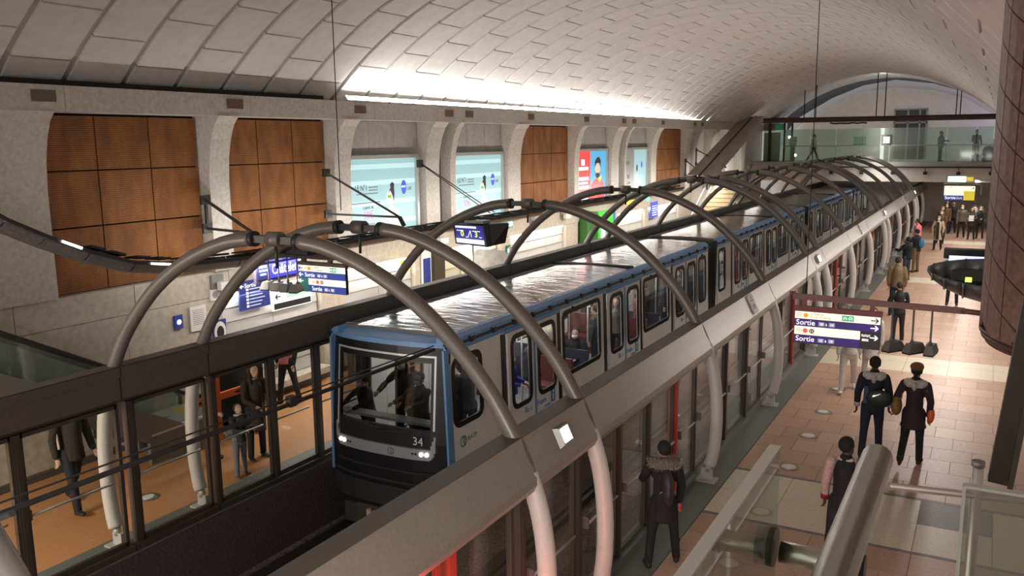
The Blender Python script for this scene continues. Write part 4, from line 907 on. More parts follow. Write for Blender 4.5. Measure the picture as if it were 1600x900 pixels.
# ---- near escalator rising towards the camera on the left platform
t = thing('escalator', 'glass-sided escalator on the left platform, rising out at the left edge', 'escalator', (-5.75, 3.3, 0)); k = .553
EG = glass('escalator_glass', (.78, .88, .86), .06, .03, .12)
for s in (-1, 1):
    x = s*.45
    m = MB(); m.prism([(x-.006, .2, .05), (x-.006, .2, .85), (x-.006, -.1, .92), (x-.006, -7.2, .92+7.1*k), (x-.006, -7.2, .1+7.2*k)], (.012, 0, 0)); m.build('glass_side', EG, t)
    m = MB(); m.tube([(x, .1, .3), (x, .28, .5), (x, .3, .75), (x, .15, .92), (x, -.1, .96), (x, -7.2, .96+7.1*k)], .045, 8); m.build('handrail', BLACK, t)
    m = MB(); m.prism([(x-.12 if s < 0 else x+.02, .4, .0), (x-.12 if s < 0 else x+.02, .4, .12), (x-.12 if s < 0 else x+.02, -7.2, .2+7.3*k), (x-.12 if s < 0 else x+.02, -7.2, -.15+7.2*k), (x-.12 if s < 0 else x+.02, -.4, 0)], (.1, 0, 0)); m.build('side_skirt', mat('escalator_grey', (.25, .26, .25), .4, .5), t)
MB().box(-.42, .42, -.1, .9, .0, .03).build('landing_plate', mat('landing_steel', (.55, .57, .58), .4, .2), t)
MB().box(.5, .58, -1.2, .35, .08, .56).build('newel_side', mat('escalator_side_green', (.16, .18, .165), .5, .2), t); MB().box(-.46, .58, -1.15, .33, .56, .59).build('newel_deck', MATS['landing_steel'], t); MB().box(-.3, .3, -.12, .2, .59, .595).build('comb_marking', mat('comb_yellow', (.8, .5, .04), .5), t); MB().box(-.02, .0, -1.1, -.3, .59, .596).build('deck_joint', BLACKM, t)
for i in range(17):
    y0 = -.1 - i*.4; MB().box(-.42, .42, y0-.4, y0, max(.0, (i+1)*.22-.3), (i+1)*.22).build('step', mat('step_grey', (.16, .16, .16), .5, .4), t)
t = thing('arrow_stand', 'orange cross-shaped arrow stand behind the left glass', 'stand', (-4.6, 3.0, 0)); OR = mat('stand_orange', (.85, .16, .02), .5)
MB().box(-.06, .06, -.09, .09, .3, 1.75).build('upright', OR, t); MB().box(-.03, .03, -.55, .75, 1.02, 1.14).build('arrow_arm', OR, t); MB().cyl((0, 0, 0), (0, 0, .03), .09, 12).cyl((0, 0, .03), (0, 0, .32), .025, 8).build('stand_foot', BLACKM, t)
for yy in (-.3, .5): m = MB(); m.prism([(.031, yy-.1, 1.08), (.031, yy+.06, 1.115), (.031, yy+.06, 1.045)], (.004, 0, 0)); m.build('printed_arrow', BLACKM, t)
t = thing('dark_booth', 'dark round-topped booth end behind the curly-haired woman', 'booth', (-5.45, 4.3, 0)); m = MB(); P = [(-.5, 0, 0), (.5, 0, 0), (.5, 0, 1.25)] + [(.5*math.cos(q*PI/10), 0, 1.25+.5*math.sin(q*PI/10)) for q in range(1, 10)] + [(-.5, 0, 1.25)]
m.prism(P, (0, .2, 0)); m.build('booth_panel', BLACKM, t); m = MB(); m.tube([(p[0]*1.01, -.01, p[2]*1.005) for p in P[1:]], .02, 6); m.build('booth_rim', BRNB, t)
# ---- far staircase, inclined cladding, lift
t = thing('staircase', 'wide staircase with tan steps rising to the far footbridge on the left', 'staircase', (-4.5, 30.6, 0))
for i in range(20): MB().box(-.75, .75, i*.3, i*.3+.34, i*.186, (i+1)*.186).build('step', mat('step_tan', (.46, .36, .22), .7, 0, 10, .1), t); MB().box(-.75, .75, i*.3-.01, i*.3+.05, (i+1)*.186-.03, (i+1)*.186+.004).build('step_nosing', mat('nosing_dark', (.16, .12, .08), .7), t)
for s in (-1, 1): m = MB(); m.prism([(s*.8-.04, 0, 0), (s*.8-.04, 0, .45), (s*.8-.04, 6.2, 4.2), (s*.8-.04, 6.2, 3.6)], (.08, 0, 0)); m.build('stringer', STEELG, t); MB().cyl((s*.8, 0, .95), (s*.8, 6.2, 4.75), .03, 8).build('stair_handrail', STEEL, t)
t = thing('inclined_cladding', 'inclined pale clad escalator casing with a dark middle line at the far left', 'escalator casing', (-5.2, 33, 3.45)); IC = mat('casing_beige', (.42, .38, .34), .6, .1)
for s in (-1, 1):
    for i in range(6):
        a, b = i/6, (i+1)/6 - .006; P = lambda q: Vector((-.25*q + s*.33, 11*q, 2.97*q))
        p, q = P(a), P(b); x = Vector((.27, 0, 0)); u = Vector((0, -.1, .3))
        MB().hexa([p-x, p+x, q+x, q-x, p-x+u, p+x+u, q+x+u, q-x+u]).build('casing_panel', IC, t)
P = lambda q: Vector((-.25*q, 11*q, 2.97*q)); MB().bar(P(0)+Vector((0, -.05, .2)), P(1)+Vector((0, -.05, .2)), .12, .12).build('middle_rail', BLACKM, t)
t = thing('lift_shaft', 'dark framed glass lift shaft at the left end of the far footbridge', 'lift', (-5.5, 48.6, 4.0))
for x, wd in ((0, .16), (.9, .1), (1.35, .1)): MB().box(x-wd/2, x+wd/2, 0, .12, -.9 if x == 0 else 0, 2.56).build('post', BLACKM, t)
MB().box(-.3, 1.5, -.1, 1.4, 2.55, 2.7).build('shaft_top', BLACKM, t); MB().box(-.4, .9, .1, .2, 1.95, 2.35).build('shaft_band', BROWN, t); MB().box(.3, .8, .05, .1, 2.0, 2.3).build('green_display', mat('dark_green', (.01, .12, .06), .5, emit=.2), t)
MB().box(-.4, 1.35, .12, .14, 0, 1.95).build('glass_side', MGLASS, t); MB().box(-.4, .6, .3, .36, 0, 1.8).build('lift_door', mat('lift_pale', (.5, .5, .42), .5), t)
for i, (x, z) in enumerate(((-4.25, 5.5), (-4.0, 4.72), (-3.85, 4.4))): 
    t = thing('bridge_lamp', 'small bright lamp left of the person in white on the far footbridge, %s' % ('top one', 'middle one', 'lowest one')[i], 'lamp', (x, 48.4, z), 0, 'bright lamps on the far footbridge'); MB().ell((0, 0, 0), .08, .08, .08).build('bulb', LAMPW, t); MB().cyl((0, .05, 0), (0, .6, 0), .02, 6).build('arm', BLACKM, t)
t = thing('lamp_post', 'grey ticket machine post by the bright lamps on the far footbridge', 'post', (-4.0, 48.35, 4)); MB().box(-.12, .12, -.1, .1, 0, 1.4).build('body', STEELG, t); MB().box(-.2, .2, -.12, .12, 1.0, 1.5).build('head', WHITE, t)
# end wall doors and panels
t = thing('end_doorway', 'dark tall glazed doorway in the far end wall', 'doorway', (2.0, 54.99, 4)); O = [(-1.0, 0), (1.0, 0), (1.0, 3.25), (-1.0, 3.25)]
MB().box(-1.0, 1.0, -.06, 0, 0, 3.25).build('backing', mat('doorway_dark', (.04, .037, .035), .6), t)
for x in (-.95, -.15, .55, .95): MB().box(x-.05, x+.05, -.12, -.06, 0, 3.2).build('mullion', mat('mullion_grey', (.22, .22, .21), .5), t)
for z in (2.35, 3.2): MB().box(-1.0, 1.0, -.12, -.06, z-.05, z+.05).build('transom', MATS['mullion_grey'], t)
t = thing('notice_stand', 'black framed white notice on the glass before the far doorway', 'notice', (1.35, 47.9, 4.95)); MB().box(-.28, .28, -.03, 0, 0, .62).build('frame', BLACK, t); MB().box(-.17, .17, -.04, -.03, .14, .5).build('paper', WHITE, t)
for i, (x, z, w_, h_, mm, lb) in enumerate(((-1.0, 5.0, .75, .5, mat('poster_green', (.12, .25, .14), .6), 'green poster on the end wall behind the glass'), (7.35, 5.2, 1.1, .7, SWHITE, 'white lit panel at the right end of the far footbridge'), (4.0, 5.0, .35, .35, WHITE, 'small white sheet on the end wall left of the standing man'))):
    t = thing('wall_poster', lb, 'poster', (x, 54.98, z)); MB().box(-w_/2, w_/2, -.04, 0, 0, h_).build('sheet', mm, t); MB().box(-w_/2-.03, w_/2+.03, -.02, 0, -.06, 0).build('ledge', BLACKM, t)
# suspended dark pipe with hangers
t = thing('suspended_pipe', 'dark red-brown pipe hung across the hall above the far footbridge', 'pipe', (0, 46.6, 6.45)); MB().cyl((-6.3, 0, .04), (7.4, 0, 0), .15, 12).build('pipe', mat('pipe_brown', (.06, .03, .025), .6), t)
for x in (-3.1, -2.45, .85, 1.3, 4.9, 5.1): 
    z = 9.1*math.sqrt(max(0, 1-((x-cx(46.6))/9.2)**2))*9.2/9.2 - 6.55; MB().cyl((x, 0, .1), (x, 0, z), .03, 6).build('hanger_rod', BLACKM, t)
m = MB(); m.tube([(-1.6 + .25*i, -.1, -.17 - .05*abs(math.sin(i*1.3))) for i in range(9)], .05, 6); m.build('cable_bundle', BLACKM, t)
# ---- far right signs
t = thing('hanging_sign', 'far cream and yellow exit sign over the right platform', 'sign', (5.45, 26, 3.25)); MB().box(0, .95, -.03, .03, 0, .5).build('sign_body', BLACKM, t)
a = row('sign_row', .01, .94, .17, .49, CREAMS, t); b = row('sign_row', .01, .60, .01, .165, MATS['sign_royal_blue'], t); c = row('sign_row', .605, .94, .01, .32, SYELL, t, -.037); text('Sortie', .14, SWHITE, b, (.04, y-.002, .045), U, V3, depth=.001); text('2 à 6', .1, SWHITE, b, (.40, y-.002, .05), U, V3, depth=.001, xs=.8); metro_m(.22, .42, .04, a, y)
m = MB(); arrow(m, (.86, y-.005, .42), .045, U, V3, False, .012); m.build('arrow', VIO, a)
MB().tube([(-.02, 0, .56), (1.0, 0, .56), (1.12, 0, .5), (1.12, 0, .2)], .03, 8).build('frame_tube', STEELG, t)
t = thing('exit_light', 'lit green and white exit light above the far cream sign', 'exit light', (5.55, 26, 3.86)); MB().box(-.05, .82, -.04, .08, -.02, .24).build('housing', STEELG, t); MB().box(0, .55, -.05, -.04, .02, .2).build('lit_face', mat('exit_face', (.5, .95, .7), .4, emit=1.6), t); MB().box(.57, .77, -.05, -.04, .04, .18).build('symbol', SYELL, t)
# ---- right: curled end of the other lighting ramp and a display behind it
t = thing('lighting_ramp', 'dark boat-shaped end of the lighting ramp over the right platform with ribs', 'lighting ramp', (5.95, 9.9, 2.82)); t.rotation_euler.x = RAD(20)
st = [(0, .06), (.1, .2), (.3, .34), (.6, .46), (1.0, .55), (1.5, .61), (2.2, .65)]
for i in range(len(st)-1):
    m = MB(); V = []; n = 9
    for x, r in (st[i], st[i+1]):
        for rr in (r, r-.02):
            for j in range(n): q = PI + PI*j/(n-1); V.append((x+.01, rr*math.cos(q), (.28-x*.03) + rr*math.sin(q)))
    F = []
    for j in range(n-1): F += [(j, j+1, 2*n+j+1, 2*n+j), (n+j, 3*n+j, 3*n+j+1, n+j+1), (j, n+j, n+j+1, j+1), (2*n+j, 2*n+j+1, 3*n+j+1, 3*n+j)]
    F += [(0, 2*n, 3*n, n), (n-1, 2*n-1, 4*n-1, 3*n-1)]
    m.add(V, F, 0, True); o = m.build('shell_segment', RSH, t)
    x, r = st[i+1]; m = MB(); m.tube([(x, r*math.cos(PI + PI*j/10)*1.02, (.28-x*.03) + r*math.sin(PI + PI*j/10)*1.02) for j in range(11)], .018, 6); m.build('rib', STEELG, o)
MB().box(.4, 2.6, -.2, .2, .1, .18).build('lamp_tray', RDK, t); MB().box(1.0, 2.4, -.36, -.3, .0, .3).build('cover_plate', RDK, t); MB().box(.62, .72, -.25, -.15, .18, .22).build('indicator', mat('indicator_green', (.5, .9, .1), .4, emit=1.2), t)
MB().cyl((1.6, 0, .2), (1.6, 1.7, 2.0), .025, 8).build('hanger_rod', RDK, t)
t = thing('train_display', 'blue lit train display behind the boat-shaped lighting ramp', 'monitor', (6.12, 12, 2.82)); MB().box(0, 1.1, 0, .25, 0, .37).build('housing', BLACK, t); MB().box(.1, 1.05, -.012, 0, .14, .24).build('screen_bar', SCREENL, t); MB().cyl((.98, .12, .37), (.98, .12, 2.9), .025, 8).build('hanger_rod', RDK, t)
# ---- big brown clad drum hung at the right wall
t = thing('brown_drum', 'huge brown clad column hanging down at the right edge of the picture', 'column', (7.40, -2.9, 4.53)); R = .55
m = MB(); n = 48
m.tube([(0, 0, .06), (0, 0, 2.2)], R, n); m.build('column_core', mat('drum_inner', (.035, .018, .014), .7), t)
for b in range(-8, 12):
    for i in range(-9, 9):
        q0, q1 = PI + .3 + i*.22 + .006, PI + .3 + (i+1)*.22 - .006; V = []
        for r in (R+.001, R+.012):
            for q in (q0, (q0+q1)/2, q1):
                z0 = .155*b + (q-PI)*-.30; z1 = z0 + .152; z0 = min(max(z0+.003, .05), 2.2); z1 = min(max(z1, .05), 2.2)
                V += [(r*math.cos(q), r*math.sin(q), z0), (r*math.cos(q), r*math.sin(q), z1)]
        if any(V[j+1][2]-V[j][2] < .03 for j in (0, 2, 4)): continue
        F = [(0, 2, 3, 1), (2, 4, 5, 3), (6, 7, 9, 8), (8, 9, 11, 10), (0, 1, 7, 6), (4, 10, 11, 5), (0, 6, 8, 2), (2, 8, 10, 4), (1, 3, 9, 7), (3, 5, 11, 9)]
        MB().add(V, F).build('cladding_panel', BROWN, t)
for z, rr in ((.0, R-.012), (.022, R+.004), (.044, R+.012)): m = MB(); m.tube([(0, 0, z), (0, 0, z+.018)], rr, n); m.build('base_ring', mat('ring_brown', (.075, .04, .03), .45, .3), t)
# ---- foreground railing of the mezzanine
t = thing('glass_railing', 'foreground glass railing pane with polished edge and round clamp', 'railing', (6.58, -5.65, 3.8))
MB().box(-.0075, .0075, -4, 0, .0, 1.1).build('glass_pane', FGLASS, t); m = MB(); m.box(-.0085, .0085, -4, .0, 1.098, 1.102); m.build('polished_edge', mat('glass_edge', (.62, .62, .55), .3), t)
MB().cyl((-.014, -.03, .95), (.012, -.03, .95), .03, 20).build('clamp_disc', mat('clamp_dark', (.06, .06, .055), .35, .7), t)
t = thing('steel_handrail', 'thick brushed steel handrail with rounded end in the foreground', 'handrail', (6.70, -5.38, 4.81))
m = MB(); m.tube([(0, .012, 0), (0, 0, 0), (0, -4, 0)], [.016, .026, .026], 24); m.build('rail_tube', STEEL, t)
m = MB(); m.cyl((-.10, -.30, -.065), (.0, -.30, -.065), .017, 14); m.cyl((0, -.30, -.065), (0, -.30, -.02), .017, 12); m.build('rail_bracket', mat('bracket_steel', (.5, .48, .4), .3, 1), t)
MB().cyl((-.035, -.30, -.065), (.02, -.30, -.065), .021, 14).build('bracket_collar', MATS['clamp_dark'], t)
t = thing('glass_railing', 'wide glass balustrade pane at the bottom right corner', 'railing', (6.84, -5.21, 3.8)); MB().box(0, 1.2, -.008, .008, 0, .925).build('glass_pane', glass('balustrade_glass_hazy', (.80, .79, .72), .04, .05, .2), t); MB().box(-.006, .0, -.009, .009, 0, .925).box(0, 1.2, -.009, .009, .921, .926).build('polished_edge', MATS['glass_edge'], t)
t = thing('steel_post', 'short steel tube post beside the brown post at the bottom right', 'post', (6.86, -4.88, 3.8)); MB().cyl((0, 0, 0), (0, 0, .86), .012, 14).build('tube', STEEL, t); MB().cyl((0, 0, .85), (0, 0, .862), .0135, 14).build('cap', STEELG, t)
t = thing('cross_rail', 'thin steel cross rail behind the handrail end in the foreground', 'rail', (6.69, -4.97, 4.605)); MB().cyl((0, 0, 0), (1.2, .62, -.16), .008, 10).build('tube', mat('rail_satin', (.5, .42, .36), .35, .6), t)
t = thing('brown_post', 'leaning dark brown post at the right edge in front of the drum', 'post', (6.9, -4.6, 4.5)); BP = mat('post_brown', (.045, .03, .02), .5, .2, 30, .2)
MB().bar((.01, 0, .02), (.075, .1, .68), .05, .05, up=(0, 1, 0)).build('post_body', BP, t); MB().bar((.032, -.028, .0), (.1, .07, .68), .012, .012, up=(0, 1, 0)).build('post_edge', mat('post_olive', (.06, .05, .03), .5), t)
# ---- overhead wires
t = thing('track_cable', 'pair of dark bars running over the track in front of the train nose', 'cable', (0, -4.6, 2.44)); m = MB(); m.cyl((0, 0, 0), (0, 7.6, 0), .028, 8); m.build('bar', BLACKM, t); MB().cyl((0, 0, .1), (0, 7.6, .055), .009, 6).build('wire', BLACKM, t); MB().box(-.04, .04, 4.65, 4.75, -.03, .09).build('clip', BLACKM, t); MB().cyl((0, 0, 0), (2.62, 0, 1.1), .02, 6).build('stay', BLACKM, t)
for x, y_, z0, z1, lb in ((-1.6, 3.0, 4.4, 9.0, 'thin wire hanging from the vault at the upper left'), (4.23, 8.0, 2.3, 8.1, 'thin wire hanging from the vault at the upper right')):
    tag(MB().cyl((0, 0, 0), (0, 0, z1-z0), .007, 6).build('hanging_wire', BLACKM, None, None, (x, y_, z0)), lb, 'wire')
# ================================================================ PEOPLE
PENDING = []       # objects whose voxel remesh is baked in one go at the end
def blob(name, mb, m, parent, vox, it=4, extra=None, fac=.5):
    me = bpy.data.meshes.new(name); me.from_pydata(mb.v, [], mb.f)
    bm = bmesh.new(); bm.from_mesh(me); bmesh.ops.recalc_face_normals(bm, faces=bm.faces); bm.to_mesh(me); bm.free()
    me.materials.append(m); o = link(name, me, parent)
    r = o.modifiers.new('r', 'REMESH'); r.mode = 'VOXEL'; r.voxel_size = vox; r.use_smooth_shade = True
    if it: s = o.modifiers.new('s', 'SMOOTH'); s.factor = fac; s.iterations = it
    PENDING.append((o, extra)); return o
def bake():
    dg = bpy.context.evaluated_depsgraph_get(); done = []
    for o, ex in PENDING: done.append((o, bpy.data.meshes.new_from_object(o.evaluated_get(dg)), ex))
    for o, me, ex in done:
        old = o.data; mats = list(old.materials); nm = old.name; o.modifiers.clear()
        if ex is not None and ex.v:
            bm = bmesh.new(); bm.from_mesh(me); n0 = len(bm.verts)
            vs = [bm.verts.new(v) for v in ex.v]
            for f in ex.f:
                try: bm.faces.new([vs[i] for i in f]).smooth = True
                except ValueError: pass
            bm.to_mesh(me); bm.free()
        me.materials.clear()
        for k in mats: me.materials.append(k)
        o.data = me; bpy.data.meshes.remove(old); me.name = nm
    PENDING.clear()
def limb(mb, pts, rads, n=10, ref=(0, 1, 0), cap0=None):   # tapered, rounded at both ends
    P = [Vector(p) for p in pts]; R = [r if isinstance(r, tuple) else (r, r) for r in rads]
    d0 = (P[0]-P[1]).normalized(); d1 = (P[-1]-P[-2]).normalized(); q0 = min(R[0]) if cap0 is None else cap0; q1 = min(R[-1])
    S_ = lambda r, k: (r[0]*k, r[1]*k)
    PP = [P[0]+d0*q0, P[0]+d0*q0*.7] + P + [P[-1]+d1*q1*.7, P[-1]+d1*q1]
    RR = [S_(R[0], .15 if cap0 is None else .8), S_(R[0], .7 if cap0 is None else .97)] + R + [S_(R[-1], .7), S_(R[-1], .15)]
    mb.tube(PP, RR, n, 0, True, ref)
CLOTH = {}
def cloth(c, rough=.85):
    k = tuple(round(v, 3) for v in c)
    if k not in CLOTH: CLOTH[k] = mat('cloth_%d' % len(CLOTH), c, rough, 0, 40, .18, .15)
    return CLOTH[k]
SKINS = {'light': mat('skin_light', (.52, .32, .23), .6), 'dark': mat('skin_dark', (.09, .045, .03), .55), 'mid': mat('skin_mid', (.36, .2, .13), .6)}
HAIRM = {'black': (.012, .01, .01), 'brown': (.05, .025, .012), 'blond': (.25, .15, .06), 'grey': (.25, .24, .23)}
MASKM = mat('mask_pale', (.6, .68, .72), .8); EYEM = mat('eye_dark', (.02, .015, .012), .3)
def rot(v, ax, a): return Matrix.Rotation(a, 3, ax) @ Vector(v)
def person(label, loc, head=0, H=1.7, group=None, legs=((0, 0), (0, 0)), spread=4, arms=((0, 8, 12, 0), (0, 8, 12, 0)), lean=0, headturn=(0, 0), skin='light', hair=('short', 'black'),
           top=(.03, .03, .04), hem=.84, flare=0, sleeve=None, pants=(.02, .022, .03), shoes=(.015, .015, .015), mask=False, hood=None, fur=False, collar=None, cuff=None, vox=.02, sit=False, face=True, skirt=None, thick=1.0, patch=None):
    """facing local +Y; legs: (hip flex, knee bend) right then left; arms: (flex, abduct, forearm flex, inward) right then left"""
    t = thing('person', label, 'person', loc, RAD(head), group); K = H/1.7
    def D(a, b, c=0): # direction of a limb: flex forward a, outward b (signed x)
        return Vector((math.sin(RAD(b)), math.sin(RAD(a))*math.cos(RAD(b)), -math.cos(RAD(a))*math.cos(RAD(b))))
    J = {}
    TH, SHK = .425*K, .41*K
    ends = []
    for i, s in ((0, 1), (1, -1)):
        fl, kb = legs[i]; d1 = D(fl, s*spread); d2 = D(fl-kb, s*spread*.7); ends.append((d1, d2))
    low = min(d1.z*TH + d2.z*SHK for d1, d2 in ends); hz = -low + .085*K
    for i, s in ((0, 1), (1, -1)):
        d1, d2 = ends[i]; h = Vector((s*.088*K, 0, hz)); k = h + d1*TH; a = k + d2*SHK
        fa = legs[i][0]-legs[i][1]; fd = Vector((s*.12, math.cos(RAD(fa*.7)), math.sin(RAD(fa*.7)))).normalized() if not sit else Vector((s*.1, 1, 0)).normalized()
        J[i] = (h, k, a, fd)
    def T(x, y, z):      # torso frame above the hips, leaning forward
        zz = z*K; return Vector((x*K, y*K + math.sin(RAD(lean))*zz, hz + math.cos(RAD(lean))*zz))
    sh = {}
    for i, s in ((0, 1), (1, -1)):
        fl, ab, f2, inn = arms[i]; S0 = T(s*.172, 0, .472); e = S0 + D(fl, s*ab)*.285*K; w = e + D(f2, -s*inn)*.25*K; sh[i] = (S0, e, w, D(f2, -s*inn))
    # ---- body
    b = MB(); w_ = thick
    limb(b, [T(0, 0, -.02), T(0, 0, .1), T(0, .005, .28), T(0, .005, .40), T(0, 0, .455)], [(.15*K, .1*K), (.145*K, .095*K), (.14*K, .09*K), (.15*K, .09*K), (.12*K, .055*K)], 14)
    limb(b, [T(0, 0, .46), T(0, .01, .60)], [.055*K, .052*K])
    hc = T(0, .03, .682); yaw, pit = headturn
    HM = Matrix.Rotation(RAD(yaw), 3, 'Z') @ Matrix.Rotation(RAD(-pit), 3, 'X')
    def Hd(x, y, z): return hc + HM @ (Vector((x, y, z))*K)
    def hell(m, c, rx, ry, rz): 
        n0 = len(m.v); m.ell((0, 0, 0), rx*K, ry*K, rz*K, 14, 10)
        for q in range(n0, len(m.v)): m.v[q] = tuple(HM @ Vector(m.v[q]) + Hd(*c))
    hell(b, (0, -.008, .02), .079, .099, .102); hell(b, (0, .03, -.05), .058, .060, .065)
    limb(b, [Hd(0, .088, .015), Hd(0, .105, -.025)], [.011*K, .016*K], 8); limb(b, [Hd(-.02, .08, -.066), Hd(.02, .08, -.066)], [.011*K, .011*K], 8)
    for s in (1, -1): hell(b, (s*.077, -.01, -.01), .012, .022, .03)
    ex = MB()
    for i, s in ((0, 1), (1, -1)):
        h, k, a, fd = J[i]
        limb(b, [h, h.lerp(k, .5), k, k.lerp(a, .35), a], [.08*K, .068*K, .05*K, .05*K, .033*K]); limb(b, [a - fd*.01, a + fd*.10*K + Vector((0, 0, -.055*K))], [.027*K, .018*K])
        S0, e, wr, fdv = sh[i]; limb(b, [S0, e, wr], [.047*K, .037*K, .025*K])
        side = fdv.cross(Vector((0, 0, 1)));
        side = (side if side.length > .3 else Vector((0, 1, 0))).normalized()
        if abs(fdv.z) > .8: side = Vector((0, 1, 0)) - fdv*fdv.y; side.normalize()
        nrm = side.cross(fdv).normalized(); pc = wr + fdv*.05*K
        limb(b, [wr, wr + fdv*.085*K], [(.022*K, .022*K), (.036*K, .02*K)], 8, ref=tuple(side))
        curl = -s*nrm if abs(fdv.z) > .8 else Vector((0, 0, -1))
        for f, (o_, L) in enumerate(((.028, .062), (.010, .072), (-.009, .068), (-.027, .052))):
            p0 = wr + fdv*.075*K + side*o_*K; p1 = p0 + fdv*L*.55*K + curl*.006*K; p2 = p1 + (fdv*.75+curl*.65).normalized()*L*.35*K; p3 = p2 + (fdv*.35+curl*.95).normalized()*L*.3*K
            ex.tube([p0, p1, p2, p3], [.0095*K, .009*K, .008*K, .005*K], 7, 0, True, tuple(nrm))
        p0 = wr + fdv*.03*K + side*.028*K; p1 = p0 + (fdv*.6+side*.7).normalized()*.035*K; p2 = p1 + (fdv*.95+curl*.2).normalized()*.03*K
        ex.tube([p0, p1, p2], [.012*K, .0105*K, .006*K], 7, 0, True, tuple(nrm))
    body = blob('body', b, SKINS[skin], t, vox*.8, 3, ex, .4)
    if face:
        for s in (1, -1):
            e_ = MB(); hell(e_, (s*.031, .079, .012), .012, .007, .007); e_.build('eye', EYEM, body)
    # ---- trousers
    if pants:
        p = MB(); g = 1.0
        limb(p, [T(0, 0, -.06), T(0, 0, .02), T(0, 0, .12)], [(.155*K, .115*K), (.165*K, .12*K), (.155*K, .11*K)], 14)
        for i in (0, 1):
            h, k, a, fd = J[i]; limb(p, [h, h.lerp(k, .5), k, k.lerp(a, .4), a + (a-k).normalized()*.015*K], [.098*K, .085*K, .066*K, .062*K, .056*K])
        blob('trousers', p, cloth(pants), t, vox, 3)
    for i in (0, 1):
        h, k, a, fd = J[i]; p = MB(); up = Vector((0, 0, 1)); q = a + Vector((0, 0, -.045*K)); limb(p, [a + Vector((0, 0, .03*K)), q - fd*.02], [.045*K, .042*K]); limb(p, [q - fd*.045*K, q + fd*.06*K, q + fd*.15*K - Vector((0, 0, .004))], [(.04*K, .038*K), (.045*K, .036*K), (.04*K, .028*K)])
        blob('shoe', p, cloth(shoes, .6), t, vox*.8, 2)
    # ---- coat / jacket
    if top:
        c = MB(); zb = (hem*K - hz)/K + .015; zt = .50
        prof = [(zb, .185+flare, .15+flare*.9), (zb+.25*(max(.05, -zb+.1)), .18+flare*.6, .145+flare*.5), (.08, .168, .128), (.25, .168, .125), (.38, .185, .13), (.46, .17, .11), (.525, .095, .085)]
        prof = sorted(prof, key=lambda q: q[0])
        if sit: prof = [q for q in prof if q[0] >= -.05]
        limb(c, [T(0, 0, q[0]) for q in prof], [(q[1]*K*w_, q[2]*K*w_) for q in prof], 16, (0, 1, 0), .012)
        slv = MB() if sleeve else c
        for i in (0, 1):
            S0, e, wr, fdv = sh[i]; limb(slv, [S0, S0.lerp(e, .5), e, wr - fdv*.02], [.066*K*w_, .064*K*w_, .056*K*w_, .045*K*w_])
        blob('coat' if hem < .75 else 'jacket', c, cloth(top), t, vox, 3)
        if sleeve: blob('sleeves', slv, cloth(sleeve), t, vox, 3)
        if cuff:
            for i in (0, 1): S0, e, wr, fdv = sh[i]; m = MB(); m.cyl(wr - fdv*.075*K, wr - fdv*.005*K, .052*K, 14); m.build('cuff', cloth(cuff), t)
        if collar: m = MB(); m.tube([T(.078*math.cos(q*PI/10), .005+.075*math.sin(q*PI/10), .545 + .01*math.sin(q*PI/10)) for q in range(21)], .022*K, 8); m.build('collar', cloth(collar), t)
        if hood:
            m = MB(); limb(m, [T(-.13, -.03, .505), T(-.09, -.09, .50), T(0, -.12, .495), T(.09, -.09, .50), T(.13, -.03, .505)], [.06*K, .07*K, .075*K, .07*K, .06*K]); limb(m, [T(-.1, .03, .52), T(-.13, -.03, .52)], [.04*K, .05*K]); limb(m, [T(.1, .03, .52), T(.13, -.03, .52)], [.04*K, .05*K]); limb(m, [T(0, -.115, .49), T(0, -.135, .42)], [(.17*K, .05*K), (.12*K, .035*K)])
            blob('hood', m, cloth(hood), t, vox*.8, 2)
        if patch: m = MB(); m.prism([T(x, -.137*w_, z) for x, z in ((-.15, .05), (.0, .05), (-.02, .32), (-.14, .34))], (0, .02, 0)); m.build('back_panel', cloth(patch), t)
        if fur:
            m = MB(); limb(m, [T(-.15, .0, .535), T(-.13, -.075, .545), T(-.06, -.125, .55), T(0, -.14, .545), T(.06, -.125, .55), T(.13, -.075, .545), T(.15, .0, .535)], [.065*K, .075*K, .08*K, .08*K, .08*K, .075*K, .065*K])
            blob('fur_trim', m, mat('fur_base', (.16, .14, .12), .95, 0, 60, .5), t, vox*.7, 1)
            rs = random.Random(3); fm = MB()
            for q in range(900):
                u = rs.random(); a = PI + PI*u if False else PI*(1+u); th = rs.random()*2*PI
                cc = T(.15*math.cos(a), .14*math.sin(a), .545 ); n1 = Vector((math.cos(a), math.sin(a), 0)); dn = n1*math.cos(th) + Vector((0, 0, 1))*math.sin(th)
                p0 = cc + dn*.07*K; p1 = p0 + (dn + Vector((rs.uniform(-.5, .5), rs.uniform(-.5, .5), rs.uniform(-.6, .3)))).normalized()*rs.uniform(.025, .05); sd = dn.orthogonal().normalized()*.0035
                fm.add([p0-sd, p0+sd, p1], [(0, 1, 2)])
            fm.build('fur_hairs', mat('fur_tip', (.33, .30, .26), .9, 0, 30, .5), t)['kind'] = 'stuff'
    if skirt:
        c = MB(); limb(c, [T(0, 0, -.42), T(0, 0, -.2), T(0, 0, .05)], [(.17*K, .14*K), (.17*K, .135*K), (.15*K, .11*K)], 16, (0, 1, 0), .01); blob('skirt', c, cloth(skirt), t, vox, 2)
    # ---- hair and hats
    st, hcn = hair; hm = cloth(HAIRM.get(hcn, hcn) if isinstance(hcn, str) else hcn)
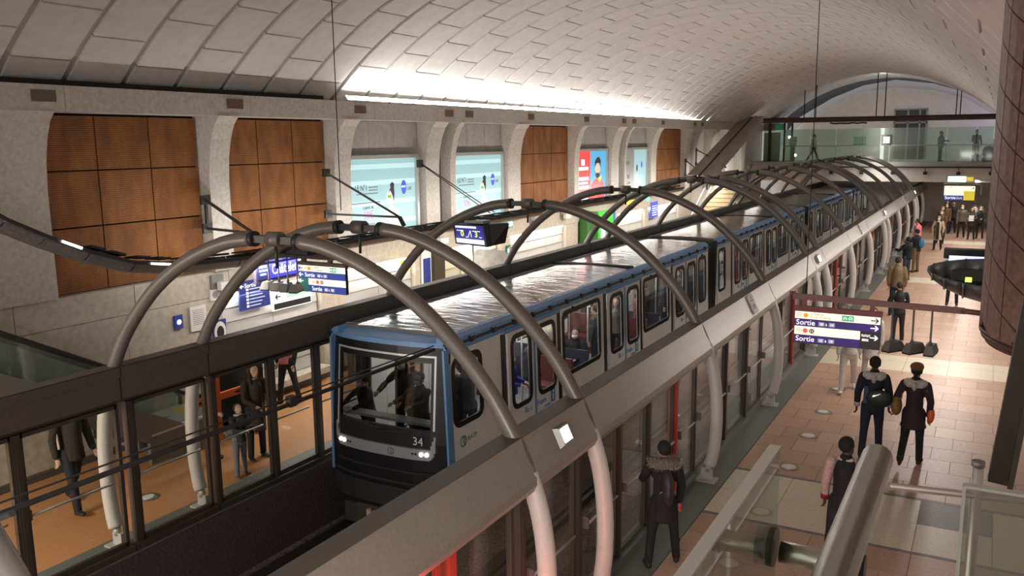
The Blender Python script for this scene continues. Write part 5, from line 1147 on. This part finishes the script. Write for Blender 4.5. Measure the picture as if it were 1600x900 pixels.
    if st != 'bald':
        m = MB(); hell(m, (0, -.018, .035), .092, .108, .104)
        if st in ('long', 'curly'):
            limb(m, [Hd(0, -.07, .0), Hd(0, -.09, -.12), Hd(0, -.1, -.24)], [(.08*K, .05*K), (.095*K, .05*K), (.09*K, .035*K)], 12)
            for s in (1, -1): limb(m, [Hd(s*.075, -.01, .03), Hd(s*.09, -.01, -.08), Hd(s*.095, -.0, -.2)], [.025*K, .035*K, .03*K])
            if st == 'curly':
                rs = random.Random(5)
                for q in range(22): a = PI*rs.random()-PI*.0; hell(m, (.1*math.cos(a), -.07*abs(math.sin(a))-.01, -.2+.24*rs.random()), .03, .03, .03)
        if st == 'bun': hell(m, (0, -.05, .15), .045, .045, .04)
        if st == 'ponytail': limb(m, [Hd(0, -.11, -.03), Hd(0, -.14, -.09), Hd(.0, -.13, -.16)], [.03*K, .035*K, .02*K])
        n = {'beret': 'hair', 'cap': 'hair', 'beanie': 'hair'}.get(st, 'hair')
        # open the face
        blob(n, m, hm, t, vox*.7, 2, None, .4) if not face else blob(n, _cut(m, Hd, K), hm, t, vox*.7, 2, None, .4)
    return t, dict(T=T, Hd=Hd, sh=sh, J=J, K=K, hell=hell, HM=HM)
def _cut(m, Hd, K):      # push the front of the hair volume back so that the face stays free
    o = Hd(0, 0, 0); fy = (Hd(0, 1, 0)-o).normalized(); up = (Hd(0, 0, 1)-o).normalized(); lim = .055*K
    for i, v in enumerate(m.v):
        q = Vector(v)-o; y = q.dot(fy); z = q.dot(up); L = lim if z > .09*K else .02*K if z < .06*K else (.02 + .035*(z/K-.06)/.03)*K
        if y > L: m.v[i] = tuple(Vector(v) - fy*(y-L))
    return m
def hat(t, g, shape, c, vox=.014):
    m = MB()
    if shape == 'beret': g['hell'](m, (0, -.022, .085), .108, .122, .075); g['hell'](m, (0, -.015, .05), .096, .112, .06)
    elif shape == 'beanie': g['hell'](m, (0, -.012, .055), .09, .108, .095)
    return blob('hat', m, cloth(c), t, vox, 2, None, .4)
def facemask(t, g, c=None):
    m = MB(); Hd = g['Hd']; V = []
    for z, y, x in ((-.015, .108, .045), (-.05, .116, .052), (-.09, .092, .04)):
        for k in range(7): a = -1 + k/3; V.append(Hd(x*1.35*a, y - .055*a*a, z))
    n = len(V); V += [v - (Hd(0, .006, 0)-Hd(0, 0, 0)) for v in V]; F = []
    for r in range(2):
        for k in range(6): i = r*7+k; F += [(i, i+1, i+8, i+7), (n+i, n+i+7, n+i+8, n+i+1)]
    for k in range(6): F += [(k, n+k, n+k+1, k+1), (14+k, 15+k, n+15+k, n+14+k)]
    for r in range(2): F += [(r*7, r*7+7, n+r*7+7, n+r*7), (r*7+6, n+r*7+6, n+r*7+13, r*7+13)]
    m.add(V, F, 0, True); return m.build('face_mask', c or MASKM, t)
def world(t, p): return Matrix.Translation(t.location) @ Matrix.Rotation(t.rotation_euler[2], 4, 'Z') @ Vector(p)
def satchel(name, label, t, c, r, m, strap=None, cat='bag', rise=.0):
    o = thing(name, label, cat, tuple(world(t, c)), t.rotation_euler[2]); b = MB(); b.ell((0, 0, 0), *r, 14, 10); blob(name + '_body', b, m, o, .016, 2)
    if strap: k = MB(); k.tube([Vector(q)-Vector(c) for q in strap], .012, 6); k.build('strap', m, o)
    return o
# --- right platform, from the nearest
t, g = person('person in black coat with big grey fur hood standing at the glass screen', (3.5, 2.93, 0), 30, 1.64, legs=((6, 0), (-4, 0)), spread=9, arms=((5, 14, 8, 6), (35, 16, 95, 30)), headturn=(5, -4), hair=('short', 'black'), top=(.016, .013, .016), hem=.66, flare=.01, pants=(.01, .01, .013), fur=True, vox=.014, face=False, thick=1.08)
T = g['T']
o = thing('backpack', 'black backpack worn by the person with the fur hood', 'backpack', tuple(world(t, T(0, -.20, .26))), t.rotation_euler[2]); b = MB()
limb(b, [(0, 0, -.16), (0, -.015, -.05), (0, -.01, .08), (0, .01, .17)], [(.15, .07), (.165, .085), (.155, .08), (.115, .06)], 14); blob('pack', b, mat('backpack_black', (.03, .026, .034), .5, 0, 50, .3), o, .014, 2)
m = MB(); m.tube([(.10*math.cos(q*PI/8), -.078, -.05+.03*math.sin(q*PI/8)) for q in range(9)], .006, 6); m.build('zip', STEELG, o); MB().bar((-.045, -.082, -.09), (.045, -.084, -.085), .006, .012).build('reflective_mark', mat('tag_copper', (.5, .3, .22), .4), o)
for s in (1, -1): m = MB(); m.tube([(s*.09, .03, .16), (s*.1, .13, .24), (s*.11, .26, .20), (s*.12, .30, .02)], .014, 6); m.build('shoulder_strap', BLACKM, o)
w = g['sh'][0][2] + g['sh'][0][3]*.08
t2 = thing('phone_strap', 'red phone with black tassel cord held by the person with the fur hood', 'phone', tuple(world(t, w)), t.rotation_euler[2]); MB().box(-.04, .04, -.02, .02, -.06, .09).build('phone', mat('phone_red', (.6, .03, .05), .4), t2)
m = MB(); m.cyl((0, 0, -.03), (0, 0, -.5), .006, 6); m.build('cord', BLACKM, t2); m = MB(); m.ell((0, 0, -.2), .02, .02, .03, 8, 6); m.build('cord_knot', BLACKM, t2); m = MB(); m.tube([(0, 0, -.38), (0, 0, -.44), (0, 0, -.52)], [.006, .04, .03], 8); m.build('tassel', BLACKM, t2)
t, g = person('person in black varsity jacket with pale pink sleeves, half hidden by the steel handrail', (5.52, 3.85, 0), -8, 1.72, legs=((8, 6), (-8, 4)), arms=((0, 10, 15, 4), (2, 12, 14, -4)), headturn=(-25, -2), skin='dark', hair=('short', 'black'), top=(.016, .014, .017), sleeve=(.55, .36, .33), cuff=(.28, .01, .02), collar=(.55, .5, .47), pants=(.02, .02, .025), vox=.014, thick=1.05)
t, g = person('man in navy jacket with pale grey hood and black sling bag, walking away', (5.36, 8.2, 0), 4, 1.74, legs=((10, 4), (-14, 10)), spread=3, arms=((8, 14, 20, 0), (-5, 13, 10, -2)), skin='dark', hair=('short', 'black'), top=(.012, .016, .03), hood=(.52, .47, .45), pants=(.014, .018, .035), vox=.015, face=False, thick=1.08, cuff=(.5, .48, .46), patch=(.06, .09, .17))
T = g['T']; o = satchel('sling_bag', 'black sling bag on the back of the man in the navy jacket', t, T(.09, -.2, .16), (.21, .065, .16), mat('bag_black', (.008, .018, .013), .5), [T(-.15, -.1, .46), T(-.05, -.16, .34), T(.05, -.2, .22)])
m = MB(); m.prism([(x, -.082+abs(x)*.1, z) for x, z in ((-.10, .04), (-.07, .05), (.03, .11), (-.05, .075), (-.09, .07))], (0, .006, 0)); m.build('tick_mark', SWHITE, o)
t, g = person('woman in dark plum coat and brown beret walking away', (6.0, 8.12, 0), -3, 1.70, legs=((8, 4), (-20, 26)), spread=2, arms=((-4, 14, 6, 4), (4, 22, 20, -8)), skin='mid', hair=('ponytail', 'black'), top=(.028, .014, .022), hem=.66, flare=.05, collar=(.5, .45, .43), hood=(.5, .45, .43), pants=(.01, .012, .014), vox=.015, face=False, thick=1.04)
hat(t, g, 'beret', (.17, .08, .03)); T = g['T']
satchel('shoulder_bag', 'mustard fur shoulder bag on the left of the woman in the beret', t, T(-.27, .0, .07), (.09, .12, .17), mat('mustard_fur', (.24, .15, .04), .95, 0, 60, .4), [T(-.2, -.02, .2), T(-.17, -.03, .5), T(-.13, .0, .53)])
satchel('hand_bag', 'orange leather bag on the right of the woman in the beret', t, T(.25, .02, -.02), (.06, .12, .14), mat('orange_leather', (.62, .12, .03), .5), [T(.24, 0, .1), T(.18, -.06, .4), T(.14, -.03, .52)])
person('person in all white clothes walking behind the purple exit sign', (4.45, 12.1, 0), 190, 1.68, legs=((18, 6), (-18, 14)), arms=((15, 10, 25, 0), (-15, 10, -5, 0)), hair=('short', 'brown'), top=(.55, .52, .5), pants=(.62, .57, .53), shoes=(.6, .57, .53), vox=.02)
t, g = person('person in white checked coat walking behind the purple exit sign', (4.78, 13.1, 0), 190, 1.68, legs=((10, 4), (-14, 10)), hair=('long', 'brown'), top=(.58, .55, .52), hem=.55, flare=.04, pants=(.5, .46, .43), shoes=(.3, .25, .2), vox=.02)
m = MB(); T = g['T']
for z in (-.2, -.05, .1, .25): m.tube([T(.2*math.cos(q*PI/8), .155*math.sin(q*PI/8), z) for q in range(17)], .008, 5)
m.build('check_bands', cloth((.2, .19, .19)), t)
person('person with dark jacket and dark trousers beside the man in brown', (4.95, 17.4, 0), 20, 1.62, legs=((4, 2), (-6, 4)), arms=((25, 20, 70, 30), (20, 16, 60, 30)), hair=('short', 'brown'), top=(.014, .016, .015), pants=(.014, .014, .018), shoes=(.5, .45, .42), vox=.022, face=False)
person('man in brown knitted jacket, back to the camera, near the glass screen', (4.55, 21.3, 0), 5, 1.78, legs=((3, 0), (-3, 0)), arms=((0, 12, 12, 4), (0, 12, 12, 4)), hair=('short', 'brown'), top=(.19, .13, .07), pants=(.02, .025, .045), vox=.022, face=False, thick=1.15)
person('person in grey coat with legs showing under the boat-shaped ramp', (6.0, 23.9, 0), 180, 1.7, hair=('short', 'brown'), top=(.10, .10, .085), hem=.62, flare=.04, pants=(.012, .012, .015), vox=.024)
person('person in black puffer looking at a phone at the glass screen', (4.25, 28.6, 0), 60, 1.66, arms=((40, 12, 95, 15), (40, 12, 95, 15)), headturn=(0, -25), hair=('short', 'black'), top=(.013, .012, .018), pants=(.03, .045, .075), vox=.022, thick=1.1)
t, g = person('person with blue backpack standing beside the one in the black puffer', (4.4, 31.0, 0), 60, 1.72, arms=((40, 12, 95, 15), (40, 12, 95, 15)), hair=('short', 'black'), top=(.02, .02, .028), pants=(.16, .11, .06), vox=.022)
satchel('backpack', 'bright blue backpack on the person at the far glass screen', t, g['T'](0, -.2, .26), (.15, .09, .2), mat('pack_blue', (.02, .14, .26), .6))
t, g = person('person in bright pink top at the far glass screen', (4.05, 36.4, 0), 80, 1.68, hair=('short', 'brown'), top=(.85, .22, .26), pants=(.1, .08, .08), vox=.024)
satchel('bag', 'bright orange bag in front of the person in pink', t, g['T'](.2, .05, .12), (.16, .12, .16), mat('bag_orange', (.9, .07, .02), .5))
t, g = person('masked woman in open cream coat and dark dress walking towards the camera', (4.78, 39.1, 0), 175, 1.66, legs=((8, 4), (-10, 8)), arms=((-5, 20, 40, 10), (5, 14, 20, 4)), hair=('long', 'brown'), top=(.5, .41, .32), hem=.5, flare=.05, pants=(.02, .015, .015), vox=.022); facemask(t, g, WHITE)
m = MB(); m.prism([g['T'](x, .175, z) for x, z in ((-.07, -.38), (.07, -.38), (.055, .48), (-.055, .48))], (0, .05, 0)); m.build('dress', cloth((.03, .018, .018)), t)
for i, (x, y, c) in enumerate(((4.75, 42.0, (.12, .065, .03)), (4.68, 44.6, (.10, .05, .025)), (4.78, 47.0, (.14, .07, .03)), (4.7, 49.8, (.07, .035, .03)))):
    t, g = person('masked person in brown in the queue behind the cream coat, %s behind her' % ordinal(i), (x, y, 0), 178, 1.7+.03*(i % 2), hair=('long' if i % 2 else 'short', 'brown'), top=c, hem=.7, pants=(.03, .02, .015), vox=.028); facemask(t, g, WHITE)
person('person in black with a blond head, back turned, left of the masked man', (5.1, 47.6, 0), 10, 1.72, hair=('short', 'blond'), top=(.01, .011, .013), pants=(.01, .01, .014), vox=.028, face=False)
t, g = person('masked man in grey-brown jacket standing under the far exit sign', (5.6, 45.3, 0), 180, 1.76, legs=((5, 2), (-5, 3)), hair=('bald', 'grey'), top=(.13, .11, .085), pants=(.02, .018, .018), vox=.026, thick=1.1); facemask(t, g, WHITE)
t, g = person('masked blonde woman in black beside the brown drum', (6.5, 45.2, 0), 170, 1.7, arms=((40, 10, 90, 20), (30, 10, 80, 20)), hair=('long', 'blond'), top=(.012, .012, .012), pants=(.015, .015, .015), vox=.026); facemask(t, g, WHITE)
t, g = person('person walking away with a white backpack beyond the masked man', (6.15, 48.5, 0), 0, 1.75, hair=('short', 'brown'), top=(.08, .06, .03), pants=(.02, .02, .02), vox=.028, face=False)
satchel('backpack', 'white backpack near the far exit sign', t, g['T'](0, -.2, .3), (.17, .1, .24), cloth((.6, .6, .52)))
t, g = person('person in dark brown coat beside the masked blonde woman', (6.1, 44.6, 0), 175, 1.68, arms=((30, 12, 90, 20), (30, 12, 90, 20)), hair=('long', 'brown'), top=(.05, .035, .02), hem=.7, pants=(.02, .02, .02), vox=.028); MB().box(-.12, .12, .3, .32, 1.0, 1.3).build('paper', WHITE, t)
# --- far footbridge
person('person in white top walking along the far footbridge', (-2.85, 48.8, 4.0), -90, 1.68, legs=((26, 8), (-24, 10)), arms=((20, 8, 30, 0), (-20, 8, -5, 0)), hair=('short', 'black'), top=(.55, .55, .5), pants=(.012, .012, .015), shoes=(.6, .6, .58), vox=.026)
person('dark figure looking at a phone on the far footbridge', (4.15, 48.8, 4.0), -70, 1.72, arms=((30, 10, 95, 15), (30, 10, 95, 15)), headturn=(0, -20), hair=('short', 'black'), top=(.012, .03, .04), pants=(.05, .045, .025), vox=.026)
t, g = person('dark figure with luggage at the right end of the far footbridge', (5.95, 48.8, 4.0), 200, 1.75, arms=((10, 8, 90, -10), (5, 14, 10, 0)), hair=('short', 'black'), top=(.01, .01, .01), pants=(.01, .01, .01), vox=.026)
o = thing('pushchair', 'black luggage beside the dark figure on the far footbridge', 'luggage', (6.6, 48.9, 4.0)); m = MB(); m.ell((0, 0, .55), .32, .25, .35, 12, 8); m.build('case', BLACKM, o); m = MB(); m.cyl((-.3, 0, .12), (.4, 0, .12), .12, 10); m.build('wheels', BLACKM, o)
# --- left platform
t, g = person('man in dark speckled coat walking behind the left glass, head hidden by the beam', (-4.85, .5, 0), -90, 1.8, legs=((20, 8), (-18, 16)), arms=((-8, 12, 10, 0), (10, 12, 25, 0)), hair=('short', 'black'), top=(.024, .02, .017), hem=.75, pants=(.015, .016, .02), vox=.016, face=False, thick=1.1)
m = MB(); m.prism([g['T'](.2, y, z) for y, z in ((-.03, .05), (.07, .08), (.02, .45), (-.03, .45))], (.015, 0, 0)); m.build('coat_lapel', cloth((.5, .45, .35)), t)
t, g = person('curly-haired woman in dark brown coat standing behind the left glass', (-3.98, 3.32, 0), -108, 1.66, legs=((2, 0), (-3, 2)), arms=((20, 12, 70, 25), (20, 12, 70, 25)), headturn=(10, -12), hair=('curly', 'brown'), top=(.035, .02, .018), hem=.55, flare=.02, pants=(.015, .013, .015), collar=(.3, .2, .17), vox=.015); 
t, g = person('child in dark jacket and jeans looking down at a phone behind the left glass', (-3.62, 2.6, 0), -100, 1.22, legs=((4, 0), (-4, 0)), arms=((35, 8, 95, 25), (35, 8, 95, 25)), headturn=(0, -30), hair=('short', 'brown'), top=(.025, .03, .035), pants=(.16, .17, .2), shoes=(.09, .06, .05), collar=(.5, .48, .45), vox=.014)
o = thing('phone', 'dark phone held by the child behind the left glass', 'phone', tuple(world(t, (g['sh'][0][2]+g['sh'][1][2])/2 + Vector((0, .09, .03)))), t.rotation_euler[2]); MB().box(-.035, .035, -.004, .004, -.06, .06).build('case', BLACK, o); MB().box(-.03, .03, -.0055, -.004, -.055, .055).build('screen', mat('phone_screen', (.2, .25, .3), .3, emit=.4), o)
person('person in pink top and black jacket behind the left glass, head hidden by the beam', (-5.75, 5.95, 0), 180, 1.74, legs=((6, 2), (-8, 4)), spread=6, arms=((0, 14, 10, 4), (0, 14, 10, 4)), hair=('short', 'black'), top=(.50, .17, .16), sleeve=(.015, .015, .017), hem=.86, pants=(.012, .016, .025), vox=.018)
for i, (x, y, h, hd, tp, lb) in enumerate(((-5.2, 8.0, 1.78, 0, (.02, .02, .025), 'person whose dark head shows over the left beam below the hanging exit sign'), (-4.6, 9.0, 1.95, 0, (.015, .015, .015), 'person with a big dark hooded head over the left beam left of the timetable column'), (-4.7, 14.6, 1.75, 40, (.02, .02, .02), 'masked dark-haired person over the left beam in front of the white shutter'), (-5.0, 22.4, 1.7, 30, (.1, .09, .08), 'person over the left beam right of the green kiosk'), (-4.6, 23.6, 1.74, 20, (.02, .02, .02), 'dark-haired person over the left beam beyond the green kiosk'), (-4.8, 27.6, 1.7, 10, (.45, .25, .03), 'person with yellow collar over the left beam by the far blue board'), (-4.4, 28.4, 1.72, 0, (.02, .02, .02), 'person over the left beam just beyond the yellow collar'), (-4.9, 29.9, 1.7, 180, (.03, .03, .03), 'masked person at the foot of the far stairs'), (-4.4, 30.2, 1.7, 180, (.08, .05, .03), 'person in brown at the foot of the stairs'))):
    t, g = person(lb, (x, y, 0), hd, h, hair=('short' if i != 1 else 'long', 'black'), top=tp, vox=.022 if i < 3 else .026)
    if i in (2, 7): facemask(t, g)
# --- passengers in the train (carriage floor at z = .015)
def rider(label, x, y, hd, **k): return person(label, (-1.5 + x, 3.6 + y, .02), hd, vox=.018, **k)
t, g = rider('masked passenger leaning behind the windscreen, left one', -.80, .70, 165, H=1.45, arms=((50, 20, 70, 20), (50, 20, 70, 20)), lean=10, hair=('short', 'black'), top=(.03, .028, .028)); facemask(t, g)
t, g = rider('standing passenger in dark coat in the middle of the windscreen', -.32, 1.15, 185, H=1.72, arms=((60, 15, 80, 10), (45, 15, 60, 10)), lean=6, headturn=(20, -10), hair=('long', 'black'), top=(.05, .04, .03)); facemask(t, g, cloth((.5, .38, .3)))
t, g = rider('masked passenger behind the windscreen, right one', .30, .72, 175, H=1.6, arms=((60, 15, 90, 10), (60, 15, 90, 10)), hair=('short', 'brown'), top=(.10, .08, .06)); facemask(t, g, WHITE)
rider('passenger in light clothes behind the three at the windscreen', .45, 1.5, 170, H=1.7, hair=('short', 'black'), top=(.35, .3, .24))
rider('passenger standing at the cab side window', .75, 1.45, 60, H=1.74, arms=((110, 15, 150, 0), (10, 10, 40, 0)), hair=('short', 'black'), top=(.05, .05, .055))
t, g = rider('masked passenger in bright blue jacket at the first train door', .85, 2.75, -80, H=1.58, arms=((10, 10, 80, 20), (10, 10, 80, 20)), hair=('short', 'black'), top=(.03, .05, .32)); facemask(t, g)
rider('passenger in dark clothes at the right leaf of the first train door', .8, 3.75, -60, H=1.7, hair=('short', 'black'), top=(.025, .025, .03))
SITL = ((86, 88), (86, 88))
def sitter(label, x, y, hd, **k):
    t, g = person(label, (-1.5 + x, 3.6 + y, .02), hd, vox=.018, legs=SITL, sit=True, **k); t.location.z = .02; return t, g
t, g = sitter('seated masked passenger in black puffer jacket by the first large side window', .70, 6.0, -172, H=1.76, arms=((25, 18, 80, 40), (25, 18, 80, 40)), hair=('short', 'black'), top=(.012, .012, .014), thick=1.15); facemask(t, g, WHITE)
rider('passenger in cream coat standing in the first large side window', .25, 5.35, 90, H=1.78, arms=((10, 10, 60, 10), (10, 10, 60, 10)), hair=('short', 'black'), top=(.5, .45, .38), hem=.6)
rider('passenger in grey standing behind the seated one', -.3, 6.3, 100, H=1.72, hair=('short', 'brown'), top=(.2, .19, .18))
for i, (x, y, c) in enumerate(((.6, 7.3, (.05, .05, .055)), (.75, 8.2, (.12, .11, .1)), (.3, 9.3, (.05, .06, .05)), (.65, 10.0, (.3, .12, .11)), (.55, 10.6, (.03, .03, .03)), (.7, 11.8, (.06, .06, .07)), (.5, 13.5, (.1, .1, .1)))):
    rider('standing passenger seen through the side windows, %s after the cream coat' % ordinal(i), x, y, random.choice((90, -90, 60, 180)), H=1.62 + .05*(i % 3), hair=(('short', 'long')[i % 2], ('black', 'brown')[i % 2]), top=c)
for i, (y, c) in enumerate(((18.4, (.1, .1, .1)), (20.6, (.5, .48, .45)), (24.2, (.03, .03, .03)), (25.6, (.4, .4, .38)), (36.0, (.5, .5, .48)), (39.5, (.05, .05, .05)))):
    rider('passenger in the second or third carriage, %s along' % ordinal(i), .7, y, 90, H=1.7, hair=('short', 'black'), top=c)
bake()
